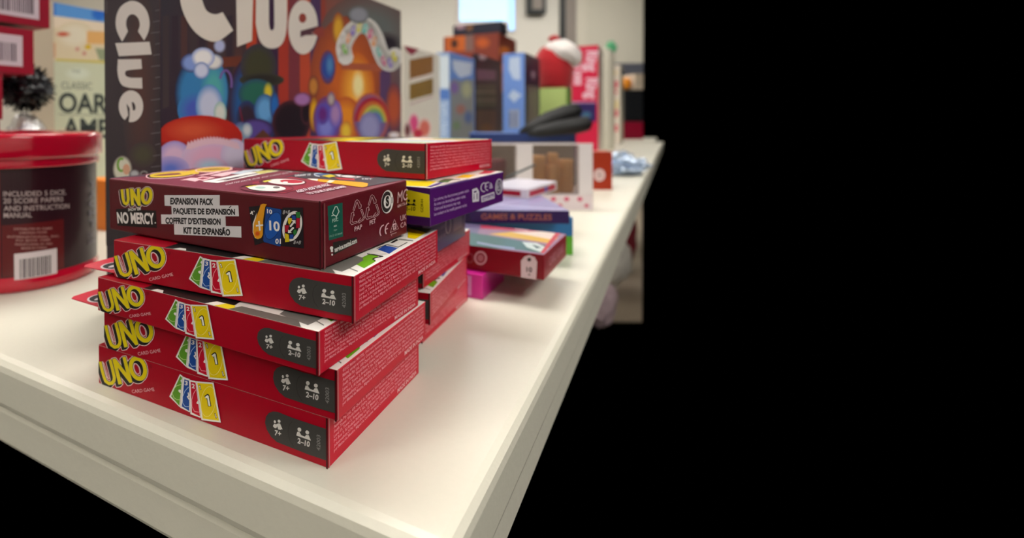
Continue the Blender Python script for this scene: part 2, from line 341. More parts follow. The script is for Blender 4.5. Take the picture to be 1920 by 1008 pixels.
TOPQ = None
rad = math.radians
GR = 'red card game boxes in the front stack'
Bloc, Byaw, BL, BW, Bh = (-.0044, .2102, .0595), rad(-27.3), .1412, .0984, .0188
_tmp = Box(Bloc, Byaw, BL, BW, Bh, {}, (-.001, .002)); TOPQ = _tmp.quad('top')
# front stack, table upward
red_box((-.0150, .2130, 0), rad(-29), .146, .092, .0204, 'red card game box at the very bottom of the front stack')
red_box((-.0112, .2103, .0206), rad(-29), .145, .091, .0204, 'red card game box second from the bottom of the front stack')
red_box((-.0181, .2047, .0414), rad(-30.6), .1405, .0913, .0172, 'red card game box with hang tab, its yellow logo cut by the bottom edge', tilt=(-.002, -.004), tab=True)
red_box(Bloc, Byaw, BL, BW, Bh, 'red card game box directly beneath the maroon expansion box, hang tab at left', tilt=(-.001, .002), tab=True)
# rear stack
red_box((.0357, .3321, 0), rad(-28.6), .142, .092, .0186, 'red card game box lowest in the rear stack, standing on the table', detail=False)
red_box((.0383, .3138, .0188), rad(-23.8), .142, .0955, .0187, 'red card game box in the middle of the rear stack, jutting out toward the front', detail=False)
red_box((.035, .3211, .0378), rad(-28.3), .142, .0943, .0190, 'red card game box just below the greyish purple box in the rear stack', detail=False)
# greyish purple wrapped box
g = Box((.034, .312, .0571), rad(-29), .142, .078, .0250, {'all': (92, 70, 118), 'top': (150, 140, 160), 'right': (98, 78, 124)})
p = g.pen('right', quad='uv'); p.text('ABCDE', (.30, .35), (.72, .40), (.30, .75), (170, 150, 180), .0) if 0 else None
p.ring(.55, .55, .06, .22, .02, (190, 180, 200)); p.poly([(.68, .3), (.9, .3), (.9, .75), (.68, .75)], (140, 124, 160)); small_print(p, ['Los colores y las decoraciones pueden variar.', 'As cores e as decorações podem variar.'], .05, .5, .25, .7, (150, 130, 170), .02)
tag(g.build('card_game_box', M['wrap']), 'greyish purple shrink-wrapped card game box beneath the bright purple one in the rear stack', 'box')

# purple box
E_ = Box((.0344, .2802, .0835), rad(-35.1), .145, .1062, .0206, {'all': (70, 20, 100), 'front': (58, 13, 80), 'right': (84, 26, 108), 'top': (222, 216, 208)})  # right end paler than the front, side light put into the purple
fq = E_.quad('front'); p = E_.pen('front', (740, 240, 5.04), [fq[0], (808, 425), (805, 351), fq[3]])
p.poly([(-400, 470), (322, 622), (334, 842), (-400, 760)], (214, 196, 20)); p.stroke([(322, 622), (334, 842)], 3, (240, 225, 120))
for cx in (130, 183): p.ell(cx, 682, 12, 14, K_)
p.poly([(105, 728), (120, 700), (145, 712), (165, 712), (178, 700), (204, 730), (180, 728), (150, 722), (120, 730)], K_)
p.text('2–10', (102, 776), (196, 776), (102, 738), K_, .02); p.text('GDR44', (272, 790), (268, 664), (247, 790), (60, 56, 10), .0)
p = E_.pen('right', (740, 240, 5.04), [(809, 425), (943.5, 375), (943.5, 318), (806, 351)]); lc = (188, 160, 205)
for t, a, b, s in (('Los colores y las decoraciones pueden variar.', (376, 686), (708, 592), 1), ('As cores e as decorações podem variar.', (376, 732), (676, 648), 1), ('Colors and decorations may vary.', (380, 778), (628, 706), 1), ('Les couleurs et les motifs peuvent varier.', (380, 828), (690, 730), 1)):
    p.text(t, a, b, (a[0]-2, a[1]-30), lc, .015, 2)
wc = (218, 212, 222)
p.poly([(733, 570), (778, 553), (800, 590), (800, 682), (740, 694)], wc); p.poly([(750, 588), (776, 580), (776, 596), (750, 604)], (60, 20, 100)); p.text('i 1', (748, 668), (784, 660), (748, 612), (60, 20, 100), .03)
p.ring(845, 548, 28, 42, 9, wc, 8, 60, 300); p.ring(880, 538, 24, 38, 8, wc, 8, 70, 290); p.stroke([(860, 542), (878, 538)], 8, wc)
p.text('à', (895, 560), (928, 552), (895, 505), (190, 175, 205), .03)
p.poly([(818, 635), (940, 590), (944, 652), (822, 692)], wc); p.poly([(828, 645), (934, 606), (936, 640), (830, 680)], (120, 90, 150)); p.text('Printed in China', (834, 672), (930, 640), (834, 650), wc, .03)
p.ring(984, 540, 28, 72, 9, wc, 4); p.ell(984, 540, 21, 56, (40, 16, 66), 4); p.ell(984, 540, 17, 44, wc, 4); p.text('S', (975, 568), (996, 562), (974, 510), (50, 18, 80), .06)
for a, b in (((328, 560), (345, 915)), ): p.stroke([a, b], 6, (190, 170, 190))
p = E_.pen('right', quad='uv'); p.stroke([(0, .97), (1, .97)], .03, (110, 70, 150), cap=False)
p = E_.pen('top', (740, 240, 5.04))
p.poly([(-300, 470), (200, 500), (400, 500), (310, 552), (-300, 530)], (232, 205, 20)); p.poly([(300, 556), (450, 505), (470, 512), (340, 560)], (60, 60, 130)); p.poly([(395, 510), (470, 480), (560, 478), (500, 515)], (70, 120, 70)); p.stroke([(440, 495), (620, 485)], 5, K_)
p.poly([(570, 470), (650, 440), (770, 440), (700, 470)], (235, 190, 20)); p.poly([(790, 435), (850, 400), (990, 395), (900, 430)], (190, 40, 60)); p.stroke([(340, 550), (520, 520), (700, 480)], 4, (90, 60, 120))
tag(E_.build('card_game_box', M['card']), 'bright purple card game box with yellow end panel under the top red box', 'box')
# top red box of the rear stack
Dq = Box((.0358, .3105, .1045), rad(-35.5), .1559, .0990, .0213, {}).quad('front')
def top_red():
    b = Box((.0358, .3105, .1050), rad(-35.5), .1559, .0990, .0213, {'all': RD, 'right': (200, 5, 44), 'top': (236, 232, 226)}, (0, -.008))  # end face lighter, the side light put into its red here too
    QF = [(213, 519), (663, 603), (664, 514), (213, 445)]; H1 = homography(QF)
    p = b.pen('front', quad=QF)
    logo(p, (205, 440, 10.08), [(118, 372), (160, 530), (196, 650), (235, 735), (305, 772), (375, 755), (418, 700), (424, 630), (385, 480), (333, 302)],
         [(385, 285), (450, 265), (688, 520), (605, 218), (668, 200), (810, 672), (752, 690), (492, 420), (588, 735), (515, 757)],
         (930, 390, 150, 195, 76, -12), 58, (905, 402, 46, 92, -20), RD, gap=([(168, 352), (212, 400), (318, 672), (300, 690), (262, 660)], [(186, 390), (214, 430), (306, 668), (288, 668)]))
    p.text('CARD GAME', (806, 884), (1276, 768), (790, 822), (232, 176, 182)); fan_cards(p); badge(p)
    p = b.pen('front', quad='uv'); p.stroke([(.998, 0), (.998, 1)], .005, (60, 10, 15), cap=False)
    p = b.pen('right', quad='uv'); small_print(p, LEGAL, .05, .97, .22, .93, (240, 150, 160), .03, .62); p.text('MADE IN INDIA', (.78, .08), (.97, .08), (.78, .18), (240, 190, 195), .02)
    p.stroke([(.008, 0), (.008, 1)], .012, (200, 150, 145), cap=False); p.stroke([(0, .985), (1, .985)], .03, (228, 50, 75), cap=False)
    t = b.pen('top', quad='uv'); t.poly([(0, 0), (.34, 0), (.30, 1), (0, 1)], RD); t.poly([(.26, 0), (.62, 0), (.60, 1), (.24, 1)], (40, 34, 36)); t.poly([(.30, .3), (.5, .3), (.5, .8), (.30, .8)], (200, 180, 20))
    for k, c in enumerate(((112, 176, 30), (240, 236, 230), (30, 78, 170), (240, 236, 230), (236, 200, 10), (190, 10, 40), (112, 176, 30))):
        t.poly([(.62+.02*k, .05+.13*k), (.99, .05+.13*k), (.99, .14+.13*k), (.60+.02*k, .15+.13*k)], c)
    t.poly([(.5, .0), (.62, .0), (.62, .3), (.5, .3)], (236, 200, 10))
    return b
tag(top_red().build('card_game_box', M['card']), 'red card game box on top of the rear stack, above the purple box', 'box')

# ------------------------------------------------------------------ maroon expansion box (in focus)
MR = (92, 16, 26)
A_ = Box((-.0178, .2182, .0786), rad(-32.1), .1469, .0758, .0284, {'all': MR, 'front': (88, 14, 24), 'right': (98, 22, 34), 'top': (118, 44, 62), 'edge': (120, 40, 56)}, (-.008, .016), bev=.0009)  # top, edges and right side paler: grazing sheen and haze put into the maroon
QA = [(207, 430), (606, 506), (600, 378), (203, 334)]
p = A_.pen('front', quad=QA)
p.at((200, 300, 6.3))
logo(p, (200, 300, 6.3), [(182, 345), (197, 450), (215, 505), (238, 520), (258, 500), (262, 460), (248, 338)],
     [(278, 340), (312, 338), (368, 445), (362, 338), (392, 335), (412, 540), (382, 540), (322, 430), (330, 535), (300, 535)],
     (480, 425, 50, 84, 36, 4), 29, (466, 428, 12, 40, 4), MR, ext=(-14, 12), wh=(225, 195, 195))
p.poly([(118, 582), (420, 560), (420, 590), (596, 600), (612, 806), (142, 776)], (22, 12, 14)); p.text("SHOW 'EM", (262, 604), (412, 592), (262, 572), W_, .02)
p.text('NO MERCY', (142, 742), (584, 756), (128, 618), W_, .035, 5); p.text('.', (584, 752), (598, 752), (584, 640), W_)
p.at((190, 300, 3.36)); wl = (214, 208, 210)
p.poly([(402, 222), (750, 222), (752, 288), (868, 288), (874, 356), (790, 356), (794, 418), (890, 420), (894, 490), (472, 470), (468, 404), (388, 404), (384, 344), (452, 344), (448, 290), (406, 288)], wl)
for t, a, b, c in (('EXPANSION PACK', (440, 278), (712, 284), (440, 240)), ('PAQUETE DE EXPANSION', (462, 338), (850, 346), (460, 304)), ('COFFRET D’EXTENSION', (414, 400), (762, 408), (412, 364)), ('KIT DE EXPANSÃO', (530, 462), (824, 476), (528, 424))):
    p.text(t, a, b, c, (22, 16, 20), .05, 4)
p.stroke([(812, 302), (824, 292)], 6, (26, 20, 24))
p.at((460, 375, 10.08))
p.poly([(78, 135), (300, 110), (420, 125), (700, 180), (715, 150), (1085, 150), (1130, 915), (715, 870), (380, 800), (215, 860)], (30, 22, 28))
p.poly([(230, 250), (165, 450), (170, 620), (215, 720), (280, 745), (200, 600)], (225, 215, 200))
p.poly([(300, 95), (345, 78), (415, 85), (385, 140), (355, 400), (360, 660), (330, 720), (265, 742), (205, 705), (178, 600), (190, 440), (240, 290), (275, 190)], (222, 150, 24)); p.soft(260, 640, 60, 60, (205, 80, 10), (222, 150, 24))
p.stroke([(225, 490), (360, 480)], 30, W_, cap=False); p.stroke([(278, 400), (305, 580)], 30, W_, cap=False); p.stroke([(115, 265), (160, 225)], 24, W_); p.stroke([(130, 215), (165, 285)], 14, W_); p.stroke([(175, 205), (190, 230)], 12, W_)
p.poly([(405, 150), (430, 138), (670, 182), (690, 210), (700, 870), (680, 878), (390, 795), (372, 760)], (22, 66, 138)); p.ell(545, 490, 130, 255, (24, 84, 170), 18); p.ring(545, 490, 135, 265, 10, (14, 46, 100), 16)
p.text('10', (428, 252), (522, 268), (424, 176), W_, .03); p.text('10', (482, 566), (678, 594), (470, 392), W_, .03); p.text('10', (702, 736), (600, 736), (704, 826), W_, .03)
p.ring(905, 500, 150, 262, 52, W_, 12)
for P, c in (([(820, 340), (900, 345), (895, 400), (850, 480), (820, 430)], (215, 190, 20)), ([(880, 285), (960, 300), (975, 370), (900, 375)], (25, 66, 150)), ([(960, 235), (1040, 225), (1050, 340), (975, 345)], (40, 120, 50)), ([(975, 345), (1040, 345), (1045, 530), (975, 540)], (170, 14, 40)),
             ([(765, 475), (850, 480), (830, 600), (775, 620)], (170, 14, 40)), ([(770, 625), (850, 650), (865, 790), (785, 800)], (215, 190, 20)), ([(860, 650), (940, 650), (935, 730), (870, 735)], (25, 66, 150)), ([(940, 560), (990, 560), (1000, 620), (955, 680), (925, 620)], (40, 120, 50))):
    p.poly(P, c); p.stroke(P, 6, (20, 14, 18), closed=True, same=False)
p.stroke([(870, 505), (940, 415)], 34, W_); p.poly([(890, 385), (965, 385), (968, 455)], W_); p.stroke([(935, 520), (860, 600)], 34, W_); p.poly([(835, 560), (835, 625), (905, 620)], W_)
p.text('8+8', (722, 272), (848, 268), (735, 196), (200, 196, 196), .0); p.text('8+8', (1085, 770), (955, 764), (1070, 838), (200, 196, 196), .0)
QAr = [(607, 506), (765, 440), (762, 335), (602, 378)]
p = A_.pen('right', quad=QAr).at((600, 330, 5.928)); pk = (222, 184, 188)
p.poly([(82, 340), (240, 300), (258, 680), (108, 722)], (28, 92, 78)); p.stroke([(165, 345), (135, 420), (150, 440), (180, 455), (205, 400), (180, 345), (165, 345)], 9, (190, 205, 195)); p.stroke([(150, 440), (125, 450)], 8, (190, 205, 195)); p.stroke([(175, 450), (180, 490)], 9, (190, 205, 195))
p.text('FSC', (136, 522), (200, 504), (134, 486), (150, 180, 165), .03); p.text('MIX', (155, 575), (188, 566), (155, 555), (170, 190, 180), .03); p.text('Paper', (155, 618), (192, 608), (155, 600), (130, 165, 150), .02); p.text('FSC® C128068', (112, 688), (246, 650), (112, 668), (120, 160, 145), .02)
p.poly([(150, 745), (405, 690), (415, 750), (160, 885)], (40, 34, 34)); p.text('service.mattel.com', (172, 852), (410, 748), (165, 800), (205, 200, 198), .04); p.stroke([(138, 810), (142, 850)], 22, (225, 222, 220)); p.ell(136, 806, 17, 20, (225, 222, 220)); p.ell(144, 878, 8, 12, (225, 222, 220))
p.at((645, 355, 10.08))
for dx, dy in ((0, 0), (278, -100)):
    q = lambda P: [(x+dx, y+dy) for x, y in P]
    for P in ([(150, 400), (190, 230), (218, 200), (250, 220), (290, 300)], [(172, 410), (212, 260), (220, 245), (262, 350)], [(150, 400), (172, 410)], [(298, 290), (298, 350), (278, 372), (245, 360)],
              [(290, 400), (345, 540), (330, 580), (250, 620)], [(318, 385), (368, 540), (350, 590), (262, 650)], [(290, 400), (318, 385)], [(300, 545), (248, 612), (268, 655)],
              [(118, 470), (100, 640), (130, 680), (235, 640)], [(160, 480), (132, 620), (150, 636), (225, 612)], [(235, 640), (225, 612)], [(112, 468), (155, 430), (172, 510)]): p.stroke(q(P), 7, pk)
p.text('PAP', (182, 808), (322, 756), (178, 722), pk, .02); p.text('PET', (462, 690), (578, 642), (458, 606), pk, .02)
p.ell(790, 235, 116, 228, W_, 3); p.ell(778, 238, 100, 206, (48, 40, 44), 3); p.ell(790, 235, 70, 130, W_, 3); p.poly([(835, 30), (880, 80), (905, 200), (890, 330), (855, 390), (862, 240)], W_); p.text('S', (760, 318), (826, 296), (752, 148), (35, 30, 34), .07); p.stroke([(868, 140), (872, 262)], 8, (60, 40, 46)); p.stroke([(888, 140), (890, 262)], 8, (60, 40, 46))
p.text('MC', (986, 262), (1182, 186), (990, 38), pk, .0, 5); p.ell(1166, 96, 10, 16, pk); p.text('684173-A', (990, 352), (1182, 282), (986, 296), pk, .0)
p.ring(725, 800, 66, 112, 20, pk, 8, 115, 262); p.ring(822, 765, 60, 112, 20, pk, 8, 115, 262); p.stroke([(765, 775), (808, 758)], 18, pk)
p.stroke([(932, 580), (1018, 762), (858, 838)], 5, pk, closed=True); p.poly([(905, 672), (965, 650), (972, 760), (915, 790)], pk); p.poly([(920, 690), (955, 678), (958, 750), (925, 765)], MR); p.stroke([(930, 700), (950, 745)], 8, pk); p.stroke([(980, 836), (920, 858), (870, 872), (890, 908)], 6, pk)
p.text('UK', (1052, 612), (1166, 574), (1046, 506), pk, .0); p.text('CA', (1058, 752), (1172, 706), (1052, 656), pk, .0)
p = A_.pen('right', quad='uv'); p.stroke([(.02, 0), (.02, .96)], .014, (132, 70, 74), cap=False); p = A_.pen('front', quad='uv'); p.stroke([(.998, 0), (.998, 1)], .006, (56, 10, 18), cap=False)
# printed lid
p = A_.pen('top', (205, 305, 7.385)); pink = (240, 190, 196)
p.poly([(0, 215), (20, 205), (470, 165), (600, 180), (250, 200)], (70, 60, 74))
def U3(o, w, c): p.ring(*o, w, c)
p.ring(850, 165, 330, 36, 30, pink, -4); p.ring(850, 165, 320, 32, 24, (60, 34, 24), -4); p.ring(860, 160, 290, 24, 22, (222, 186, 50), -4)
p.poly([(960, 150), (1150, 100), (1250, 88), (1240, 150), (1060, 165)], (222, 186, 50)); p.ring(1450, 92, 250, 26, 24, pink, -3); p.ring(1440, 92, 225, 18, 22, (222, 186, 50), -3)
for P in ([(975, 245), (1120, 210), (1240, 210), (1290, 225), (1190, 262), (1060, 240)], [(1160, 225), (1280, 192), (1470, 205), (1300, 250)], [(1200, 180), (1500, 125), (1560, 130), (1300, 178)], [(1390, 178), (1620, 128), (1800, 110), (1640, 175), (1560, 190)]): p.poly(P, pink)
p.poly([(1210, 222), (1290, 205), (1400, 210), (1290, 236)], (150, 52, 72))
p.poly([(1290, 265), (1960, 130), (2300, 120), (1500, 282)], W_); p.poly([(1420, 262), (1980, 150), (2120, 140), (1560, 262)], (90, 60, 72))
p.at((380, 300, 6.0))
for P in ([(300, 155), (480, 115), (600, 120), (430, 160)], [(430, 118), (700, 100), (620, 130)]): p.poly(P, (190, 200, 210))
p.poly([(0, 240), (560, 140), (720, 120), (860, 125), (300, 215), (180, 258)], W_); p.poly([(130, 238), (600, 150), (700, 140), (250, 228)], (80, 60, 70)); p.poly([(580, 135), (730, 115), (850, 122), (640, 160)], (200, 190, 110))
p.text('CARTES PACK FOR THE CARD GAME', (255, 284), (1010, 140), (262, 268), (220, 200, 206), .0)
p.poly([(860, 210), (1060, 160), (1260, 120), (1900, 165), (2080, 190), (2300, 215), (1850, 300), (1240, 236), (1180, 210)], (62, 56, 66))
p.poly([(560, 250), (1000, 190), (1300, 240), (1500, 290), (1100, 330), (900, 380), (560, 330)], (146, 44, 62))
for P, c in (([(1250, 150), (1400, 148), (1480, 175), (1360, 190)], (60, 96, 140)), ([(1340, 180), (1440, 165), (1500, 185), (1420, 200)], (210, 186, 30)), ([(1480, 160), (1560, 165), (1800, 190), (1700, 210), (1540, 190)], (230, 220, 220)), ([(1480, 200), (1700, 212), (1720, 232), (1540, 222)], (190, 50, 60))): p.poly(P, c)
p.ring(1380, 172, 125, 22, 10, (200, 210, 225), 3, 120, 300); p.ring(1640, 188, 90, 16, 8, (70, 50, 60), 3)
p.poly([(1170, 212), (1300, 218), (1800, 255), (1862, 268), (1850, 300), (1800, 312), (1400, 258), (1250, 235)], (236, 160, 30)); p.poly([(1170, 212), (1300, 218), (1290, 240), (1230, 228)], (240, 225, 215)); p.poly([(1430, 230), (1490, 235), (1440, 262), (1390, 256)], (246, 226, 200))
p.text('DRAW 10', (1040, 190), (1215, 176), (1040, 170), (210, 210, 215), .03); p.text('HIT', (1795, 222), (1910, 226), (1795, 208), (210, 210, 215), .03); p.poly([(1880, 185), (1930, 190), (1960, 198), (1890, 200)], (190, 20, 60))
p.ell(900, 252, 270, 44, (96, 30, 46), 1); p.ell(940, 250, 210, 32, (226, 216, 212), 2); p.ell(1000, 246, 130, 20, (180, 40, 60), 2); p.poly([(670, 245), (740, 228), (780, 236), (700, 256)], (200, 190, 60)); p.ell(930, 256, 30, 8, (240, 230, 226))
p.ring(720, 320, 300, 46, 9, (110, 40, 56), 1); p.ell(720, 322, 215, 34, (216, 216, 212), 2); p.ell(650, 318, 60, 12, (160, 190, 180)); p.ell(830, 316, 40, 12, (110, 100, 100)); p.poly([(480, 305), (590, 290), (620, 292), (500, 315)], (200, 190, 60))
p.text('AGES 7+ ADD THIS PACK', (1070, 376), (1440, 292), (1040, 352), (205, 186, 194), .05); p.text('TO YOUR CARD GAME!', (1200, 396), (1620, 312), (1160, 380), (205, 186, 194), .05)
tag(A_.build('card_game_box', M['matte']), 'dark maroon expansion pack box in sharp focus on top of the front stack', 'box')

# ------------------------------------------------------------------ large board game box with spine
FY = rad(-30.3)
def upright(a, b, c, ytop, d, cols, name, mat, label, art=None, z=0, bev=.0008, hh=None, cat='box', group=None, depthless=None):
    """box standing on the table: spine px a..b faces the camera side, cover px b..c runs along the table"""
    Fv = (math.sin(-FY), math.cos(FY)); sa, sb, sc = ((x-CX)/CF for x in (a, b, c))
    P = (sb*d, d); t = (sb*d-sa*d)/(Fv[1]-(-sa)*Fv[0]*1.0) if 0 else (sb-sa)*d/(Fv[1]+sa*Fv[0])
    L = depthless or (sc-sb)*d/(Fv[0]-sc*Fv[1]); top = at(b, ytop, d).z
    bx = Box((P[0], P[1], z), FY, t, L, (hh or top-z), cols, bev=bev)
    if art: art(bx)
    o = bx.build(name, mat); tag(o, label, cat, group); return o
def cr(P, n=5):
    """smooth curve through points"""
    P = [Vector(q) for q in P]; out = []
    for i in range(len(P)-1):
        a, b_, c, d = P[max(i-1, 0)], P[i], P[i+1], P[min(i+2, len(P)-1)]
        for k in range(n): t = k/n; out.append(tuple(.5*((2*b_)+(c-a)*t+(2*a-5*b_+4*c-d)*t*t+(3*b_-a-3*c+d)*t**3)))
    return out+[tuple(P[-1])]
def clue_art(b):
    p = b.pen('right'); dk = (62, 46, 52); p.at((0, 0, 1)); br = (96, 52, 44)
    # book shelves and curtains of the printed room
    p.grad([(301, -80), (470, -80), (470, 300), (301, 330)], [(66, 64, 72), (74, 66, 70), (80, 48, 52), (52, 40, 56)])
    for k in range(9): x = 305+k*17; p.poly([(x, 30), (x+12, 28), (x+12, 200), (x, 204)], ((72, 62, 66), (62, 52, 62), (86, 62, 62))[k % 3])
    p.poly([(340, 112), (470, 104), (470, 122), (340, 132)], (110, 60, 50))
    p.grad([(470, -80), (620, -80), (620, 290), (470, 300)], [(96, 84, 84), (160, 90, 80), (120, 50, 50), (70, 40, 66)])
    for k, c in enumerate(((186, 70, 48), (112, 52, 60), (66, 46, 72), (170, 62, 52), (126, 60, 70), (190, 80, 58), (80, 60, 96), (150, 70, 60))):
        x = 462+k*20; p.poly([(x, -60), (x+19, -60), (x+19, 268), (x, 272)], c)
    p.grad([(610, -80), (760, -80), (760, 290), (610, 290)], [(120, 84, 80), (110, 116, 112), (90, 66, 84), (176, 80, 52)])
    p.soft(690, 60, 90, 70, (108, 112, 110), (112, 84, 80)); p.soft(725, 85, 30, 26, (50, 44, 52), (104, 100, 100)); p.soft(650, 150, 70, 120, (206, 104, 50), (150, 76, 58), .3)
    p.soft(668, 170, 34, 72, (250, 176, 66), (206, 104, 50), .3); p.soft(671, 160, 13, 30, (255, 238, 170), (250, 176, 66)); p.poly([(712, 130), (732, 126), (734, 256), (712, 258)], (96, 72, 108)); p.soft(738, 200, 16, 46, (190, 90, 60), (110, 70, 84))
    p.soft(634, 55, 12, 32, (224, 170, 60), (150, 76, 58)); p.poly([(636, 118), (716, 120), (716, 134), (640, 130)], (180, 96, 70)); p.soft(648, 225, 30, 44, (242, 150, 50), (196, 92, 54))
    # plain soft shapes in the colours of the printed cover
    p.soft(614, 126, 15, 32, (56, 84, 160), (120, 70, 84), .55); p.soft(618, 122, 8, 22, (90, 140, 190), (62, 92, 164), .3)
    p.soft(379, 175, 52, 72, (62, 128, 186), (50, 52, 78), .74); p.soft(400, 172, 26, 60, (86, 170, 172), (62, 128, 186), .4); p.soft(366, 206, 34, 34, (78, 96, 190), (62, 128, 186), .4); p.soft(392, 198, 26, 40, (196, 204, 232), (84, 140, 206), .55); p.soft(412, 212, 12, 22, (214, 220, 214), (150, 190, 190), .5)
    p.soft(358, 118, 20, 18, (132, 156, 220), (60, 66, 110), .6); p.soft(400, 116, 18, 15, (226, 226, 226), (104, 120, 160), .6); p.soft(380, 108, 22, 19, (236, 236, 240), (140, 160, 216), .6); p.soft(377, 132, 15, 16, (206, 212, 238), (100, 130, 196), .6); p.soft(411, 86, 12, 14, (176, 184, 224), (84, 66, 70), .6)
    p.soft(470, 196, 42, 92, (44, 92, 150), (64, 44, 60), .6); p.soft(484, 206, 34, 80, (60, 58, 80), (48, 84, 130), .5); p.soft(484, 124, 34, 42, (70, 70, 54), (66, 62, 74), .6); p.soft(490, 150, 42, 13, (52, 50, 48), (66, 66, 58), .6); p.soft(480, 176, 34, 28, (48, 106, 92), (52, 84, 110), .65); p.soft(502, 172, 9, 18, (218, 198, 56), (66, 112, 90), .45)
    p.soft(462, 222, 20, 34, (58, 48, 62), (50, 70, 116), .6); p.soft(496, 206, 20, 30, (104, 168, 224), (60, 96, 150), .5); p.soft(514, 198, 9, 26, (46, 110, 190), (60, 70, 110), .5); p.stroke([(448, 200), (456, 236)], 2.5, (120, 40, 60))
    p.soft(545, 230, 36, 42, (44, 35, 42), (80, 46, 56), .75); p.soft(573, 212, 10, 22, (44, 35, 42), (90, 50, 60), .65); p.soft(566, 186, 17, 13, (170, 120, 180), (110, 60, 80), .6); p.soft(587, 162, 10, 20, (200, 134, 66), (120, 60, 60), .5); p.soft(588, 214, 9, 34, (232, 176, 36), (140, 70, 56), .5)
    p.soft(614, 224, 28, 44, (100, 90, 186), (130, 70, 100), .6); p.soft(610, 240, 18, 24, (136, 140, 220), (100, 90, 186), .4); p.soft(628, 214, 12, 26, (180, 140, 190), (104, 92, 190), .4); p.soft(604, 214, 12, 20, (110, 50, 130), (100, 90, 186), .4); p.soft(620, 186, 8, 14, (190, 176, 170), (120, 80, 120), .4)
    p.soft(694, 222, 34, 48, (120, 100, 150), (196, 96, 56), .8)
    for k, c in enumerate(((178, 46, 62), (206, 110, 60), (196, 186, 84), (130, 170, 110), (104, 124, 186))): p.ring(697+k*1.5, 232, 30-5*k, 46-7*k, 7, c, 0, 186, 354)
    p.soft(692, 238, 20, 28, (158, 156, 200), (128, 126, 176), .6); p.soft(738, 253, 12, 7, (230, 225, 230), (180, 140, 120), .4); p.soft(648, 246, 12, 20, (246, 206, 70), (210, 120, 56), .4)
    p.soft(478, 244, 34, 22, (96, 80, 156), (56, 44, 80), .65); p.poly([(466, 266), (492, 242), (512, 262), (508, 280), (466, 280)], (104, 66, 52)); p.soft(450, 256, 17, 28, (120, 160, 190), (80, 84, 140), .5); p.soft(462, 244, 10, 14, (206, 214, 220), (120, 150, 180), .4)
    p.ring(422, 156, 11, 24, 4, (122, 96, 164), 0, 200, 380)
    p.ell(374, 258, 80, 42, (186, 46, 38)); p.soft(362, 244, 60, 24, (212, 88, 60), (186, 46, 38), .25); p.grad([(300, 266), (440, 266), (430, 300), (300, 310)], [(150, 36, 40), (176, 44, 40), (110, 28, 40), (96, 26, 40)])
    p.soft(326, 296, 32, 32, (224, 190, 222), (160, 150, 216), .5); p.soft(398, 296, 60, 34, (228, 176, 208), (214, 190, 224), .5); p.soft(318, 316, 36, 24, (104, 126, 216), (190, 170, 220), .2); p.soft(438, 292, 26, 32, (216, 206, 230), (210, 186, 220), .5); p.soft(392, 312, 34, 18, (176, 206, 228), (220, 178, 212), .3)
    for k in range(16): x = 352+k*6.0; y = 272-12*math.sin((k+1)/17*3.1); p.poly([(x-5, y+9), (x-1, y-5), (x+3, y-1), (x+7, y+10)], (232, 196, 212), k > 0)
    # big title lettering
    wl = (222, 214, 206); p.ring(412, -2, 56, 58, 36, wl, 8, 38, 300) if 0 else None
    p.poly(cr([(430, -62), (412, -80), (380, -82), (352, -64), (337, -30), (337, 5), (347, 35), (364, 60), (386, 75), (408, 77), (436, 57)])+cr([(416, 23), (402, 27), (386, 20), (377, -2), (374, -22), (380, -40), (394, -48), (410, -36)]), wl)
    p.poly([(441, -40), (474, -40), (471, 77), (443, 88)], wl); p.poly([(479, -40), (503, -40)]+cr([(503, 44), (505, 54), (508, 57), (512, 54), (513, 44)])+[(512, -40), (537, -40)]+cr([(537, 40), (534, 66), (526, 84), (511, 91), (495, 87), (484, 72), (478, 44)]), wl)
    p.ell(567, 51, 28, 51, wl, 0); p.ell(566, 34, 7, 9, (150, 70, 62)); p.poly([(562, 58), (598, 48), (596, 56), (583, 62), (590, 66), (572, 66), (562, 70)], (90, 60, 70)); p.poly([(592, 52), (606, 50), (606, 68), (596, 70), (585, 62)], (150, 72, 66))
    # wavy lettered band at right
    wv = [(648, 112), (643, 88), (655, 62), (672, 48), (690, 50), (703, 70), (712, 96), (722, 116), (734, 118), (740, 100)]
    p.stroke(cr(wv, 4), 29, (226, 222, 216))
    for q, c in zip([(645, 92), (652, 72), (661, 58), (672, 52), (683, 54), (693, 64), (700, 78), (709, 98), (718, 114), (730, 118), (738, 106)], ((150, 200, 110), (236, 176, 140), (150, 130, 200), (226, 216, 110), (120, 200, 190), (220, 110, 150), (236, 170, 120), (140, 200, 190), (214, 130, 160), (160, 140, 200), (220, 210, 90))):
        p.ell(q[0], q[1], 4.2, 10, c, 14 if q[1] < 80 else -14); p.ell(q[0]+1, q[1]-2, 1.5, 4, (226, 222, 216), 14)
    p.soft(671, 28, 20, 16, (150, 150, 160), (108, 112, 110), .6)
    # spine
    s = b.pen('front'); s.grad([(190, -80), (310, -80), (310, 460), (190, 460)], [(40, 20, 40), (42, 22, 42), (42, 20, 26), (28, 16, 28)]); s.soft(262, 160, 34, 190, (74, 30, 28), (46, 26, 38), .2); s.soft(268, 290, 26, 24, (62, 56, 34), (54, 36, 40), .3)
    s.at((190, 0, 2.963)); wl = (222, 212, 208)
    s.poly(cr([(116, 232), (90, 180), (80, 130), (88, 75), (115, 30), (165, 5), (215, 18), (252, 60), (268, 120), (262, 175), (238, 225)])+cr([(204, 174), (214, 140), (207, 105), (185, 82), (160, 82), (142, 105), (138, 140), (148, 174)]), wl); s.poly([(78, 240), (268, 232), (280, 302), (98, 312)], wl)
